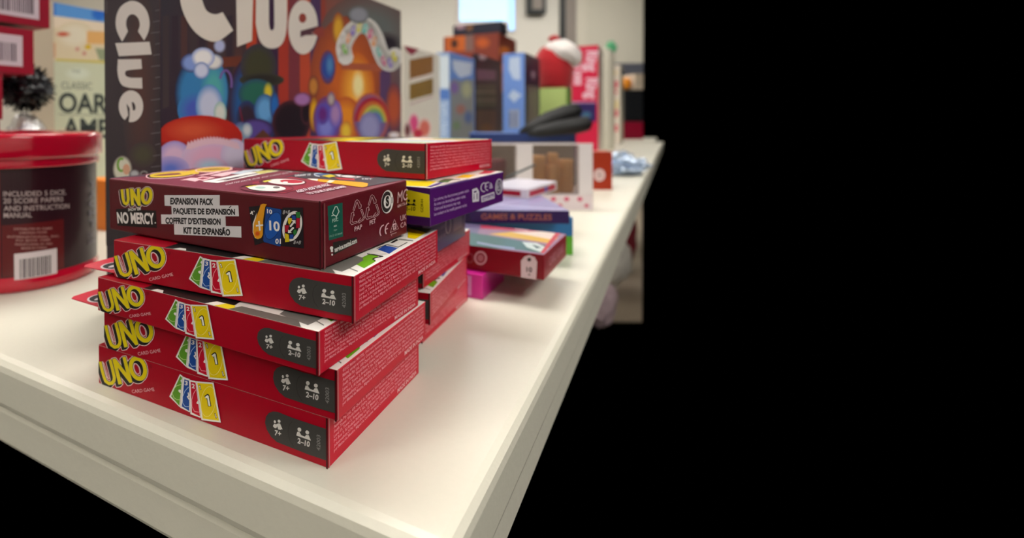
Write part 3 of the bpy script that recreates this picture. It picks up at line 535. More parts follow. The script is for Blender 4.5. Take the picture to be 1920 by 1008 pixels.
    s.poly([(92, 330), (222, 328), (226, 382)]+cr([(160, 388), (138, 394), (132, 408), (140, 424), (165, 432)])+[(226, 432), (228, 492)]+cr([(160, 488), (118, 474), (98, 440), (90, 390), (92, 350)]), wl)
    s.ell(165, 590, 68, 88, wl); s.poly([(140, 574), (158, 600), (158, 640), (150, 700), (128, 670), (150, 640)], (50, 32, 40)); s.ell(178, 590, 12, 24, (50, 32, 40), -12); s.poly([(156, 570), (168, 560), (180, 640), (166, 650)], wl)
    s.soft(118, 940, 54, 76, (214, 210, 192), (90, 76, 74), .75); s.ring(112, 915, 20, 34, 13, (110, 160, 50), 0, 40, 300); s.ell(140, 940, 20, 30, (214, 160, 130)); s.soft(185, 965, 30, 24, (180, 180, 186), (70, 56, 62), .5)
    s.ring(238, 965, 18, 14, 6, (150, 146, 146), 0, 150, 360)
    for k in range(16): y = 60+k*62; s.stroke([(300-12*(k % 3), y), (336, y-8)], 3, (110, 100, 112), same=k > 0)  # pale ticks at the edges, wrap highlights put into the print
    for k in range(8): s.stroke([(24, 8+k*9), (34, 6+k*9)], 2, (110, 100, 112), same=k > 0)
upright(197, 301, 752, -97, .36, {'all': (54, 38, 46), 'front': (44, 26, 38), 'right': (84, 60, 62)}, 'board_game_box', M['wrap'], 'large dark upright board game box with big white title, behind the stacks', clue_art, hh=.2776)

# ------------------------------------------------------------------ tables and room
AX = Vector((.5045, .8634, 0)); BX = Vector((.8634, -.5045, 0))
def AB(a, b, z=0): return AX*a+BX*b+Vector((0, 0, z))
def table(a0, a1, b0, b1, label, legs=(1, 1), name='folding_table'):
    root = empty(name, AB((a0+a1)/2, (b0+b1)/2, -.75), FY); tag(root, label, 'table')
    L = a1-a0; W = b1-b0     # local x = b, local y = a
    bm = bm_box(-W/2, W/2, -L/2, L/2, .75-.03, .75, .006, seg=3); obj('tabletop', bm, M['table'], root, False)
    bm = bm_box(-W/2+.004, W/2-.004, -L/2+.004, L/2-.004, .75-.053, .75-.0305, .003); obj('rim', bm, M['table'], root)
    for sgn, on in ((-1, legs[0]), (1, legs[1])):
        if not on: continue
        y = sgn*(L/2-.12)
        for x in (-W/2+.30, W/2-.30): obj('leg', bm_tube([(x, y, .695), (x*.97, y, 0.0)], .014), M['tframe'], root, True)
        obj('crossbar', bm_tube([(-W/2+.30, y, .30), (W/2-.30, y, .30)], .010), M['tframe'], root, True)
    return root
table(.160, 1.985, -.822, -.062, 'long white plastic table in the foreground carrying the stacked boxes', (0, 1))
table(1.992, 3.66, -.822, -.062, 'white plastic table continuing behind the first, carrying the far upright boxes', (1, 1))
table(3.78, 4.50, -.95, -.12, 'third white table at the far end, partly hidden behind the upright boxes', (1, 1))
def struct(name, bm, mat): o = obj(name, bm, mat); o['kind'] = 'structure'; return o
WD = 6.0; XR = (1205-CX)/CF*WD
struct('wall_back', bm_box(-3.8, XR, WD, WD+.12, -.75, 1.95), M['wall'])
struct('wall_left', bm_box(-3.92, -3.8, -2.6, WD+.12, -.75, 1.95), M['wall'])
struct('wall_front', bm_box(-3.8, 2.6, -2.72, -2.6, -.75, 1.95), M['wall'])
struct('ceiling', bm_box(-3.92, XR+.3, -2.72, WD+.12, 1.95, 2.05), M['ceil'])
bm = bmesh.new(); s5 = (1204-CX)/CF     # the part of the floor that the room view takes in
P = [(-3.8, 2.35), (2.35*s5, 2.35), (WD*s5, WD), (-3.8, WD)]
vt = [bm.verts.new((x, y, -.75)) for x, y in P]; vb = [bm.verts.new((x, y, -.76)) for x, y in P]; bm.faces.new(vt); bm.faces.new(vb[::-1])
for k in range(4): bm.faces.new((vb[k], vb[(k+1) % 4], vt[(k+1) % 4], vt[k]))
bmesh.ops.recalc_face_normals(bm, faces=bm.faces[:]); struct('floor', bm, M['floor'])
def wx(px): return at(px, 224, WD).x
def wz(py): return at(900, py, WD).z
# high window with daylight
fr = struct('window_1', bm_box(wx(857), wx(966), WD-.03, WD, wz(60), 1.80, .004), M['white'])
o = obj('pane', bm_box(wx(862), wx(951), WD-.034, WD-.031, wz(40), 1.77), M['window'], fr); o = obj('pane', bm_box(wx(953), wx(963), WD-.034, WD-.031, wz(58), 1.77), M['reveal'], fr)  # narrow second strip is the window reveal, its daylight made as glow
# door: dark gap, leaf edge and trim
dr = struct('door_1', bm_box(wx(1058), wx(1078), WD-.04, WD, -.75, 1.90), M['taupe']); obj('door_edge', bm_box(wx(1049), wx(1057.6), WD-.05, WD, -.75, 1.90), M['dark'], dr)
struct('trim_1', bm_box(wx(1079), wx(1100), WD-.02, WD, -.75, 1.93, .003), M['cream'])
struct('wall_strip', bm_box(wx(1101), XR, WD-.008, WD, -.75, 1.93), M['walld'])  # thin sheet giving this section of wall a darker tone
# wall unit
dp = empty('wall_dispenser', (wx(1003), WD, 1.265)); tag(dp, 'dark framed unit on the back wall right of the window, cut by the top edge', 'dispenser')
obj('housing', bm_box(-.105, .105, -.09, 0, .03, .42, .03, seg=4), M['dark'], dp); obj('panel', bm_box(-.055, .055, -.098, -.0905, .09, .38, .003), M['taupe'], dp)
# unseen ceiling light panels, added and placed to light the room
k = 0
for x, y in ((-2.2, -1.0), (.8, -1.4), (-2.0, 1.4), (-.2, 1.0), (1.9, -.2), (-2.0, 4.2), (.5, 4.2), (2.3, 4.6)):
    r = empty('added_ceiling_light', (x, y, 1.95)); tag(r, 'unseen flat light panel added on the ceiling to light the tables', 'ceiling light', 'added ceiling light panels')
    obj('frame', bm_box(-.64, .64, -.34, .34, -.02, -.001), M['white'], r); obj('diffuser', bm_box(-.6, .6, -.3, .3, -.026, -.0205), M['fill_lamp'], r)

# ------------------------------------------------------------------ red dice cup canister
cc = Vector((-.3105, .486, 0)); r = empty('dice_canister', cc); tag(r, 'round red lidded canister with dark maroon label and white barcode at the left', 'canister')
obj('body', bm_lathe([(.001, .0005), (.0585, .0005), (.0598, .002), (.0598, .010), (.0585, .0115), (.0585, .1045), (.001, .1045)], 96), M['lid'], r, True)
def curved(name, ang0, ang1, z0, z1, rr, mat, n=24, parent=r):
    bm = bmesh.new(); L = []
    for k in range(n+1):
        a = ang0+(ang1-ang0)*k/n; L.append((bm.verts.new((rr*math.cos(a), rr*math.sin(a), z0)), bm.verts.new((rr*math.cos(a), rr*math.sin(a), z1))))
    for a, b in zip(L, L[1:]): bm.faces.new((a[0], b[0], b[1], a[1]))
    return obj(name, bm, mat, parent, True)
M['lab'] = plain('maroon_label', (66, 16, 26), .32, 20, .06, .02, 0, .5)
# angle of the can direction facing the camera
def can_uv(px, py):     # photo point on the label -> angle, height
    rr = .0592; d = ray(px, py); o = CAMP-np.array([cc.x, cc.y, 0]); a = d[0]**2+d[1]**2; b = 2*(o[0]*d[0]+o[1]*d[1]); c = o[0]**2+o[1]**2-rr*rr
    D = b*b-4*a*c
    if D < 0: return None
    t = (-b-math.sqrt(D))/(2*a); P = o+d*t; return math.atan2(P[1], P[0]), P[2]
class LB:   # printed wrap-around label built as one mesh
    def __init__(s): s.v = []; s.f = []; s.c = []; s.l = 0
    def pt(s, a, z, e): R = .0589+e; s.v.append((R*math.cos(a), R*math.sin(a), z)); return len(s.v)-1
    def quad(s, a0, a1, z0, z1, c, n=30):
        s.l += 1; c = lin(c)
        for k in range(n):
            p, q = a0+(a1-a0)*k/n, a0+(a1-a0)*(k+1)/n; e = s.l*.00004; s.f.append([s.pt(p, z0, e), s.pt(q, z0, e), s.pt(q, z1, e), s.pt(p, z1, e)]); s.c.append([c]*4)
    def text(s, t, p0, p1, h, c, bold=.0, vertical=False, up=True):
        s.l += 1; c = lin(c); (a0, z0), (a1, z1) = can_uv(*p0), can_uv(*p1)
        for tr in text_tris(t, bold, 3):
            idx = []
            for x, y in tr:
                if vertical: a = a0+(h/.059)*y; z = z0+(z1-z0)*x
                else: a = a0+(a1-a0)*x; z = z0+(z1-z0)*x+h*y
                idx.append(s.pt(a, z, s.l*.00004))
            s.f.append(idx); s.c.append([c]*3)
lb = LB(); lb.quad(-math.pi, math.pi, .013, .1025, (48, 18, 28), 96)
a_l = can_uv(3, 430)[0]; a_r = can_uv(122, 430)[0]; zt = can_uv(60, 418)[1]; zb = can_uv(60, 540)[1]
lb.quad(a_l-1.2, a_l-.02, .013, .1025, (150, 20, 30)); lb.quad(a_l, can_uv(120, 450)[0], .014, can_uv(60, 418)[1], (98, 22, 26))
wt = (196, 176, 176)
for t, a, b in (('INCLUDED 5 DICE,', (6, 368), (124, 364)), ('20 SCORE PAPERS', (6, 381), (119, 377)), ('AND INSTRUCTION', (7, 395), (130, 390)), ('MANUAL', (7, 408), (60, 407))): lb.text(t, a, b, .0041, wt, .008)
for k, (t, x0, x1) in enumerate((('DISTRIBUTED BY GAMES', 26, 98), ('CARDINAL HOUSE', 36, 88), ('INTERNATIONAL, INC.', 14, 112), ('PO BOX 1000', 30, 94), ('PENNSYLVANIA, PA 19001', 28, 98), ('MADE IN CHINA', 40, 88))): lb.text(t, (x0, 431+7.2*k), (x1, 429.5+7.2*k), .0018, (176, 130, 126), .02)
q0, q1 = can_uv(27, 525), can_uv(107, 522); lb.quad(q0[0], q1[0], q0[1], can_uv(60, 472)[1], (225, 212, 216)); zz0, zz1 = can_uv(60, 519)[1], can_uv(60, 483)[1]
x = 37.0; rn = random.Random(4)
while x < 95:
    wd = rn.choice((1.2, 1.8, 2.6, 3.4)); lb.quad(can_uv(x, 500)[0], can_uv(x+wd, 500)[0], zz0, zz1, (70, 62, 68), 2); lb.l -= 1; x += wd+rn.choice((1.2, 1.8))
lb.l += 1
for k, ch in enumerate('FARKEL'): pass
for k, ch in enumerate(('A', 'B', 'L', 'E')[:0]): pass
for ch, yy in zip('YACHT', (352, 370, 388, 406, 425)): lb.text(ch, (166, yy), (178, yy-2), .0060, (92, 80, 100), .03)
lb.text('DICE', (164, 446), (179, 442), .0042, (100, 84, 98), .02); lb.text('GAME', (164, 458), (179, 454), .0042, (92, 76, 90), .02)
me = bpy.data.meshes.new('label'); me.from_pydata(lb.v, [], lb.f); at_ = me.color_attributes.new('Col', 'FLOAT_COLOR', 'CORNER'); at_.data.foreach_set('color', [x for f in lb.c for c in f for x in (*c, 1)])
me.materials.append(M['wrap']); o = bpy.data.objects.new('printed_label', me); C.objects.link(o); o.parent = r
obj('lid', bm_lathe([(.0600, .1015), (.0612, .1015), (.0616, .103), (.0616, .1065), (.0606, .1085), (.0634, .1095), (.0642, .111), (.0642, .1262), (.0632, .1288), (.0610, .1298), (.058, .1290), (.054, .1290), (.046, .1302), (.020, .1318), (.0001, .1322)], 96), M['lid'], r, True)

# ------------------------------------------------------------------ left background
def crimson_box(aend, b0, z, h, L, label):
    P = AB(aend-L, b0); bx = Box((P.x, P.y, z), FY, .09, L, h, {'all': (140, 22, 44), 'right': (150, 26, 48)})
    q = bx.pen('right', quad='uv'); u0, u1 = 1-.085/L, 1-.012/L
    q.poly([(u0, .16), (u1, .16), (u1, .84), (u0, .84)], (206, 192, 202)); u = u0+.05; rn = random.Random(int(z*1e4)); k = 0
    while u < u1-.04:
        wd = rn.choice((.004, .007, .010)); q.poly([(u, .26), (u+wd, .26), (u+wd, .66), (u, .66)], (70, 60, 70), k > 0); u += wd+rn.choice((.004, .008)); k += 1
    q.text('6 12345 67890', (u0+.05, .19), (u1-.05, .19), (u0+.05, .24), (90, 80, 90)) if 0 else None
    tag(bx.build('carton', M['card']), label, 'box')
    return bx
for k, (px, dd, z, lab) in enumerate(((0, .573, 0, 'crimson carton at the bottom of the left stack, hidden behind the canister'), (2, .574, .0473, 'crimson carton second from the bottom of the left stack, behind the canister'), (0, .573, .0946, 'crimson carton just behind the canister rim at the left edge, half hidden'),
        (5, .576, .1419, 'crimson carton under the lower barcode carton, only its end edge in view'), (65, .604, .1925, 'crimson carton with white barcode label, lower of the two at top left'), (95, .620, .2475, 'crimson carton with cut-off barcode label, topmost at the upper left corner'))):
    P = at(px, 200, dd); aend = P.x*AX.x+P.y*AX.y
    crimson_box(aend, -.628, z, .0502 if k > 3 else (.0498 if k == 3 else .0470), .17, lab)
def bgame_art(b):
    p = b.pen('right'); cr = (222, 218, 190)
    p.poly([(90, -30), (240, -10), (240, 48), (90, 28)], (96, 156, 224)); p.poly([(104, -30), (104, 30), (96, 29), (96, -30)], (54, 120, 210)); p.soft(186, 26, 16, 14, (50, 110, 205), (90, 150, 220), .6)
    p.poly([(90, 28), (240, 48), (240, 125), (90, 116)], (222, 208, 176)); p.poly([(90, 29), (240, 48), (240, 62), (90, 50)], (232, 216, 194)); p.soft(140, 66, 36, 26, (230, 222, 200), (222, 208, 176), .5); p.poly([(163, 58), (240, 62), (240, 84), (163, 82)], (226, 176, 112)); p.soft(118, 64, 16, 6, (200, 90, 70), (224, 210, 180), .4); p.soft(165, 88, 8, 6, (214, 176, 30), (226, 216, 190), .6)
    p.soft(145, 92, 5, 5, (206, 130, 120), (226, 216, 190)); p.soft(158, 100, 5, 5, (200, 120, 110), (226, 216, 190)); p.poly([(178, 90), (240, 96), (240, 118), (186, 112)], (150, 160, 130)); p.poly([(104, 110), (240, 116), (240, 121), (104, 114)], (204, 190, 90)); p.poly([(90, 80), (104, 80), (104, 108), (90, 107)], (214, 160, 120))
    p.poly([(90, 114), (240, 121), (240, 600), (90, 600)], (204, 210, 184)); p.soft(146, 138, 28, 14, (214, 222, 204), (204, 210, 184)); k = (58, 66, 66)
    p.text('THE', (134, 136), (150, 137), (134, 130), (120, 130, 120)); p.text('CLASSIC', (115, 166), (172, 168), (115, 153), (80, 92, 90), .0)
    p.text('OARD', (110, 209), (232, 213), (110, 174), k, .03, 6); p.text('AME', (117, 255), (205, 258), (117, 221), k, .03, 6); p.stroke([(110, 214), (232, 217)], 1.2, k, cap=False)
upright(58, 102, 330, 4, .75, {'all': (214, 204, 182), 'front': (210, 196, 170), 'right': (222, 216, 194)}, 'board_game_box', M['wrap'], 'cream board game box with blue top band, left of the large dark box', bgame_art, depthless=.27)
P = on_z(186, 430, 0); bx = Box((P.x+.016, P.y-.012, 0), FY, .05, .05, .064, {'all': (236, 132, 20)}); tag(bx.build('carton', M['card']), 'small orange box glimpsed between the canister and the dark spine', 'box')
# black tinsel pompom in clear bag behind the canister
P = at(50, 166, .655); r = empty('gift_bag', (P.x, P.y, 0)); tag(r, 'clear crinkled bag with a black spiky tinsel top behind the canister', 'bag')
obj('film', bm_blob((0, 0, .075), (.034, .030, .0745), 4, .12, 3), M['bag'], r, True); obj('filling', bm_blob((0, 0, .07), (.028, .024, .066), 3, .1, 5), M['white'], r, True)
bm = bmesh.new(); rn = random.Random(5)
bm_blob((0, 0, P.z), (.026, .026, .023), 3, .35, 4, bm)
for k in range(520):
    d = Vector((rn.gauss(0, 1), rn.gauss(0, 1), rn.gauss(0, 1))).normalized(); e = Vector((rn.gauss(0, 1), rn.gauss(0, 1), rn.gauss(0, 1))).normalized()*.0022; c0 = Vector((0, 0, P.z)); l = .024+.009*rn.random()
    a, b_, c_ = c0+d*.01+e, c0+d*.01-e, c0+d*l; q = d.cross(e)*1.0
    v = [bm.verts.new(x) for x in (a, b_, c_+e*.6, c_-e*.6)]; bm.faces.new((v[0], v[1], v[3], v[2]))
obj('tinsel', bm, M['tinsel'], r)

# ------------------------------------------------------------------ right: flat red box, its neighbours
P = on_z(1020, 526, .0195); q = on_z(1062, 480, .0195); yw = math.atan2(q.y-P.y, q.x-P.x)-math.pi/2; Wd = (q-P).length
bx = Box((P.x, P.y, .0195), yw, .142, Wd, at(1017, 477, P.y).z-.0195, {'all': (150, 10, 34), 'front': (132, 6, 28), 'right': (160, 22, 46), 'top': (150, 120, 150)}, bev=.0008)
p = bx.pen('top', (860, 370, 4.383)); p.poly([(-200, 100), (880, 230), (850, 300), (-200, 230)], (186, 60, 90)); p.grad([(-200, 100), (200, 190), (100, 420), (-200, 420)], [(110, 90, 130), (120, 100, 140), (96, 110, 140), (96, 110, 140)])
p.poly([(100, 290), (250, 310), (760, 400), (690, 460), (500, 430), (-60, 400)], (58, 104, 104)); p.poly([(245, 300), (440, 282), (820, 330), (750, 378), (500, 340)], (222, 178, 70)); p.poly([(430, 284), (690, 278), (830, 300), (780, 348)], (232, 216, 206))
p.poly([(440, 205), (640, 210), (660, 240), (560, 275), (460, 262)], (232, 190, 204)); p.poly([(690, 225), (840, 240), (780, 290), (660, 270)], (226, 180, 194)); p.poly([(520, 365), (640, 375), (740, 420), (690, 455), (560, 410)], (206, 220, 218)); p.poly([(600, 385), (680, 410), (640, 420)], (60, 90, 96)); p.poly([(840, 235), (880, 240), (700, 460), (670, 455)], (196, 40, 66))
p.stroke([(150, 370), (300, 400), (460, 420)], 14, (150, 160, 196))
p = bx.pen('front', (860, 370, 4.383)); p.ring(180, 497, 45, 50, 14, (214, 160, 170)); p.ell(180, 497, 26, 30, (180, 110, 120)); p.ring(92, 498, 28, 36, 10, (150, 70, 80)); p.poly([(512, 672), (512, 520), (540, 485), (580, 472), (625, 490), (645, 530), (636, 676)], (226, 206, 212)); p.ell(580, 510, 16, 16, (60, 40, 44)); p.text('10', (556, 610), (604, 614), (556, 570), (60, 40, 44), .03); p.text('+', (566, 645), (594, 647), (566, 620), (120, 90, 96), .03)
p = bx.pen('right', quad='uv'); p.text('CARD GAME', (.2, .35), (.85, .35), (.2, .7), (200, 120, 136), .03)
tag(bx.build('card_game_box', M['wrap']), 'flat dark red wrapped game box right of the stacks, jutting over the pink box', 'box')
P = on_z(905, 562, 0); bx = Box((P.x, P.y, 0), rad(-31), .03, .058, .0192, {'all': (214, 40, 150), 'right': (204, 30, 140), 'front': (214, 60, 156)}); p = bx.pen('front', quad='uv'); p.poly([(.2, .1), (.7, .1), (.7, .9), (.2, .9)], (226, 150, 206)); p.ring(.45, .5, .12, .25, .08, (196, 60, 150))
tag(bx.build('carton', M['wrap']), 'small bright pink box on the table beneath the flat dark red box', 'box')
# wrapped pair under the violet box
P = on_z(1078, 478, 0)
P = Vector((P.x-.002, P.y, 0))
for z, h, c, l in ((0, .0192, (96, 176, 48), 'flat green box at the bottom behind the dark red box'), (.0194, .0192, (50, 120, 180), 'flat blue box on the green box, behind the dark red box')):
    bx = Box((P.x, P.y, z), rad(-8), .11, .07, h, {'all': c}); tag(bx.build('card_game_box', M['wrap']), l, 'box')
P = at(1068, 424, .512); bx = Box((P.x, P.y, .0392), rad(-4), .12, .11, .0125, {'all': (48, 22, 84), 'top': (150, 146, 190)})
p = bx.pen('front', quad='uv'); p.text('GAMES & PUZZLES', (.30, .28), (.86, .28), (.30, .72), (168, 96, 80), .02); p.poly([(.0, .0), (.22, .0), (.2, 1), (0, 1)], (44, 24, 64))
p = bx.pen('top', quad='uv'); p.stroke([(.5, .3), (.97, .06)], .03, (214, 214, 240)); p.stroke([(.3, .1), (.9, .8)], .02, (190, 190, 226)); p.poly([(.05, .1), (.4, .1), (.3, .6), (.05, .6)], (124, 130, 186))  # pale top and streaks: reflections on the wrap put into the colour
tag(bx.build('card_game_box', M['wrap']), 'flat violet wrapped box with orange lettering on its edge, behind the dark red box', 'box')
# small red and white box on top
P = at(989, 373, .598); zb = .0519; P = on_z(989, 373, zb); bx = Box((P.x, P.y, zb), rad(-38), .055, .098, .0108, {'all': (228, 218, 222), 'top': (216, 212, 226)})
p = bx.pen('front', quad='uv'); p.poly([(.05, .2), (.86, .2), (.86, .75), (.05, .75)], (170, 16, 40)); p = bx.pen('right', quad='uv'); p.poly([(.06, .15), (.94, .15), (.94, .72), (.06, .72)], (204, 66, 84)); p.poly([(.55, .15), (.66, .15), (.66, .72), (.55, .72)], (120, 110, 180))
ob = bx.build('card_game_box', M['wrap']); tag(ob, 'small white box with red side panels lying on the violet box', 'box')
# ------------------------------------------------------------------ white display box with clear windows and wooden pieces
PR = on_z(1112, 394, 0); yw = rad(-4); LW, DP, HT = .33, .09, .1003
r = empty('toy_display_box', PR, yw); tag(r, 'white display box with clear windows showing wooden blocks, behind the game stacks', 'toy box')
def along(px): # local x of a photo column on the front face
    s = (px-CX)/CF; c, sn = math.cos(yw), math.sin(yw); return (s*PR.y-PR.x)/(c-s*sn)
bt = Box((0, 0, 0), 0, LW, DP, .0235, {'all': (224, 210, 214), 'top': (200, 190, 192)})
q = bt.pen('front', quad='uv')
for k in range(16): u = .04+.06*k; q.ell(u, .72, .012, .14, (206, 70, 110)); q.ell(u+.03, .3, .010, .12, (206, 90, 120)) if k % 2 else None
o = bt.build('base', M['card']); o.parent = r; o.matrix_basis = Matrix.Identity(4)
for a, b in ((1085, 1118), (968, 999), (850, 876), (768, 790)):
    x0, x1 = along(a), min(along(b), 0); obj('post', bm_box(x0, x1, 0.0, .012, .0237, HT, .001), M['white'], r)
obj('back_panel', bm_box(-LW, 0, DP-.002, DP, .0237, HT), M['inner'], r); obj('top_rail', bm_box(-LW, 0, -.0005, .004, HT, HT+.0022, .0005), M['white'], r)
obj('clear_window', bm_box(-LW, 0, .0005, .0009, .024, HT-.0005), M['film2'], r); obj('clear_top', bm_box(-LW, 0, .0045, DP, HT+.0002, HT+.0008), M['film'], r)
rn = random.Random(2)
def piece(px, y, z, rx, h, nm='wooden_block', mat='wood', lab=''):
    x = along(px); z = z+.0237; bm = bm_lathe([(.0001, 0), (rx*.94, 0), (rx, .002), (rx, h-.003), (rx*.9, h), (.0001, h)], 24); o = obj(nm, bm, M[mat], None, True)
    o.matrix_world = Matrix.Translation(PR)@Matrix.Rotation(yw, 4, 'Z')@Matrix.Translation((x, y, z)); tag(o, lab, 'block' if mat == 'wood' else 'toy'); return o
piece(1014, .030, 0, .016, .014, lab='flat round wooden block at the bottom left of the right-hand display window')
piece(1014, .030, .0145, .015, .044, lab='wide round wooden block stacked left of centre in the right-hand display window')
piece(1046, .028, 0, .011, .044, lab='narrow wooden block stacked in the middle of the right-hand display window')
piece(1046, .028, .0445, .008, .018, lab='small wooden block topping the middle pile in the display window')
piece(1072, .034, 0, .0125, .052, lab='tall wooden block next to the right post of the display window')
piece(938, .030, 0, .014, .052, 'toy_piece', 'maroon', 'dark red toy piece in the left display window')
piece(912, .040, 0, .016, .030, 'toy_piece', 'wood', 'orange-tan toy piece in the left display window')
piece(905, .040, .0305, .012, .022, 'toy_piece', 'orange', 'yellow-orange toy piece atop the tan piece in the left display window')
# grey stick lying over the small box
a, b = on_z(948, 333, .0645), at(1003, 309, .70); o = obj('grey_stick', bm_tube([a, b], .0016, 8), M['stick'], None, True); tag(o, 'thin dark grey rod leaning against the white display box post', 'rod')
# orange box with white circle
P = on_z(1148, 356, 0); h = at(1148, 284, P.y).z; bx = Box((P.x, P.y, 0), rad(-4), .045, .04, h, {'all': (158, 48, 22), 'right': (190, 80, 50), 'top': (196, 90, 60)}); p = bx.pen('front'); p.ring(1124, 328, 8, 9, 5, (226, 205, 205)); p.ell(1124, 328, 4, 5, (206, 190, 190))
tag(bx.build('carton', M['card']), 'small upright orange-red box with a white ring mark right of the display box', 'box')
# crumpled silvery wrap
P = on_z(1176, 330, 0); o = obj('plastic_wrap', bm_blob((P.x, P.y+.03, .020), (.055, .04, .020), 5, .55, 9), M['foil'], None, False); tag(o, 'crumpled silvery blue plastic wrap near the right table edge', 'plastic wrap')
P = on_z(1194, 320, 0); o = obj('plastic_wrap', bm_blob((P.x, P.y+.08, .022), (.03, .03, .022), 4, .5, 13), M['foil'], None, False); tag(o, 'second crumpled silvery wrap at the very right edge of the table', 'plastic wrap')

# ------------------------------------------------------------------ upright boxes further along the table
def cookie(b):
    p = b.pen('right'); br = (150, 106, 60)
    p.poly([(768, 112), (812, 104), (812, 136), (768, 150)], br); p.poly([(768, 158), (812, 146), (812, 176), (768, 188)], (142, 112, 58)); p.stroke([(770, 150), (812, 140)], 5, (226, 214, 206)); p.stroke([(768, 196), (812, 180)], 3, (200, 170, 170))
    p.soft(776, 232, 11, 22, (226, 84, 140), (236, 226, 220), .6); p.soft(796, 240, 13, 20, (226, 120, 104), (236, 226, 220), .6); p.soft(764, 244, 7, 16, (110, 60, 60), (230, 200, 200), .5); p.soft(784, 250, 10, 9, (200, 50, 80), (226, 120, 104), .5); p.poly([(757, 85), (786, 92), (772, 104), (762, 96)], (150, 60, 76))
upright(745, 757, 825, 84, 1.0, {'all': (226, 218, 204), 'right': (224, 218, 206), 'front': (206, 200, 190)}, 'board_game_box', M['card'], 'white upright box with two brown title bars and a pink picture', cookie)
def blue1(b):
    p = b.pen('front'); p.poly([(820, 105), (842, 104), (842, 165), (820, 165)], (196, 208, 220)); p.poly([(822, 168), (842, 168), (842, 186), (822, 186)], (80, 116, 186)); p.text('FAMILY GAME', (838, 255), (838, 192), (826, 255), (190, 206, 226))
    p = b.pen('right'); p.poly([(848, 112), (886, 118), (884, 140), (862, 146), (850, 130)], (206, 214, 230)); p.poly([(845, 152), (888, 150), (888, 260), (845, 260)], (140, 140, 134)); p.soft(852, 164, 10, 16, (130, 96, 160), (140, 140, 134)); p.soft(875, 168, 12, 20, (184, 184, 140), (140, 140, 134)); p.soft(864, 205, 12, 12, (170, 110, 90), (140, 140, 134)); p.soft(878, 220, 10, 16, (84, 104, 150), (140, 140, 134)); p.soft(856, 235, 10, 12, (120, 140, 100), (140, 140, 134))
upright(818, 843, 890, 97, 1.25, {'all': (104, 140, 206), 'front': (136, 160, 200)}, 'board_game_box', M['card'], 'light blue box with pale lettering, standing right of the white box with brown bars', blue1)
def dark1(b):
    p = b.pen('right'); p.poly([(893, 130), (930, 132), (930, 150), (893, 150)], (112, 80, 104)); p.poly([(893, 158), (930, 158), (930, 200), (893, 200)], (84, 88, 76)); p.soft(905, 106, 9, 8, (200, 180, 190), (30, 28, 36), .5); p.poly([(893, 206), (930, 206), (930, 255), (893, 255)], (96, 66, 60)); p.stroke([(893, 172), (930, 172)], 4, (130, 132, 116)); p.stroke([(893, 188), (930, 188)], 4, (124, 120, 112)); p.soft(912, 240, 14, 12, (120, 76, 40), (96, 66, 60))
upright(886, 893, 940, 100, 1.5, {'all': (34, 30, 42)}, 'board_game_box', M['card'], 'black upright box with dim colour bands between the two light blue boxes', dark1)
def blue2(b):
    p = b.pen('front'); w = (186, 202, 226); p.text('DAY', (978, 160), (978, 106), (952, 160), w, .06) if 0 else None
    p.poly([(955, 108), (975, 106), (976, 150), (962, 148), (954, 130)], w); p.poly([(962, 168), (978, 178), (964, 192), (953, 180)], w); p.poly([(954, 205), (974, 205), (974, 240), (954, 240)], (150, 160, 186)); p.stroke([(957, 210), (957, 238)], 3, (100, 104, 130)); p.stroke([(966, 210), (966, 238)], 3, (100, 104, 130))
    p = b.pen('right'); p.poly([(985, 120), (1010, 122), (1010, 160), (985, 155)], (52, 46, 66)); p.poly([(990, 160), (1008, 162), (1008, 230), (990, 230)], (112, 96, 96)); p.soft(1000, 140, 6, 10, (150, 130, 146), (52, 46, 66))
upright(943, 984, 1012, 98, 1.4, {'all': (56, 50, 70), 'front': (112, 146, 212), 'right': (62, 54, 68)}, 'board_game_box', M['card'], 'tall light blue spine with white shapes and dark cover, left of the green box', blue2)
# brown pile behind
def brown(b):
    p = b.pen('front'); p.poly([(836, 66), (882, 64), (882, 95), (836, 96)], (184, 92, 40)); p.soft(852, 82, 9, 12, (60, 36, 30), (184, 92, 40)); p.poly([(872, 64), (888, 64), (888, 96), (872, 96)], (120, 90, 84)); p.soft(905, 80, 16, 12, (180, 84, 40), (120, 60, 44)); p = b.pen('right'); p.soft(945, 95, 14, 12, (216, 120, 50), (110, 56, 50), .4)
zs = 0
yt = [at(935, y, 1.9).z for y in (172, 118, 60, 39)]
def pile(a, b, c, z0, z1, cols, lab, art=None, dd=1.9): return upright(a, b, c, 0, dd, cols, 'board_game_box', M['card'], lab, art, z=z0, hh=z1-z0-.001)
pile(834, 936, 966, 0, yt[0], {'all': (40, 34, 42)}, 'dark box at the bottom of the brown pile behind the upright boxes')
pile(834, 936, 966, yt[0], yt[1], {'all': (60, 36, 36), 'right': (150, 84, 44)}, 'dark brown box in the middle of the pile behind the upright boxes', lambda b: (b.pen('right').soft(948, 118, 14, 30, (206, 110, 50), (110, 60, 44), .5)))
pile(832, 936, 968, yt[1], yt[2], {'all': (124, 56, 44)}, 'orange-brown picture box high on the pile below the window', brown)
pile(850, 940, 951, yt[2], yt[3], {'all': (38, 38, 52)}, 'dark navy box topmost on the pile, below the window', lambda b: (b.pen('front').soft(863, 50, 12, 7, (150, 120, 130), (38, 38, 52), .5), b.pen('front').poly([(876, 42), (890, 42), (884, 58), (874, 58)], (110, 76, 52))), 1.9)
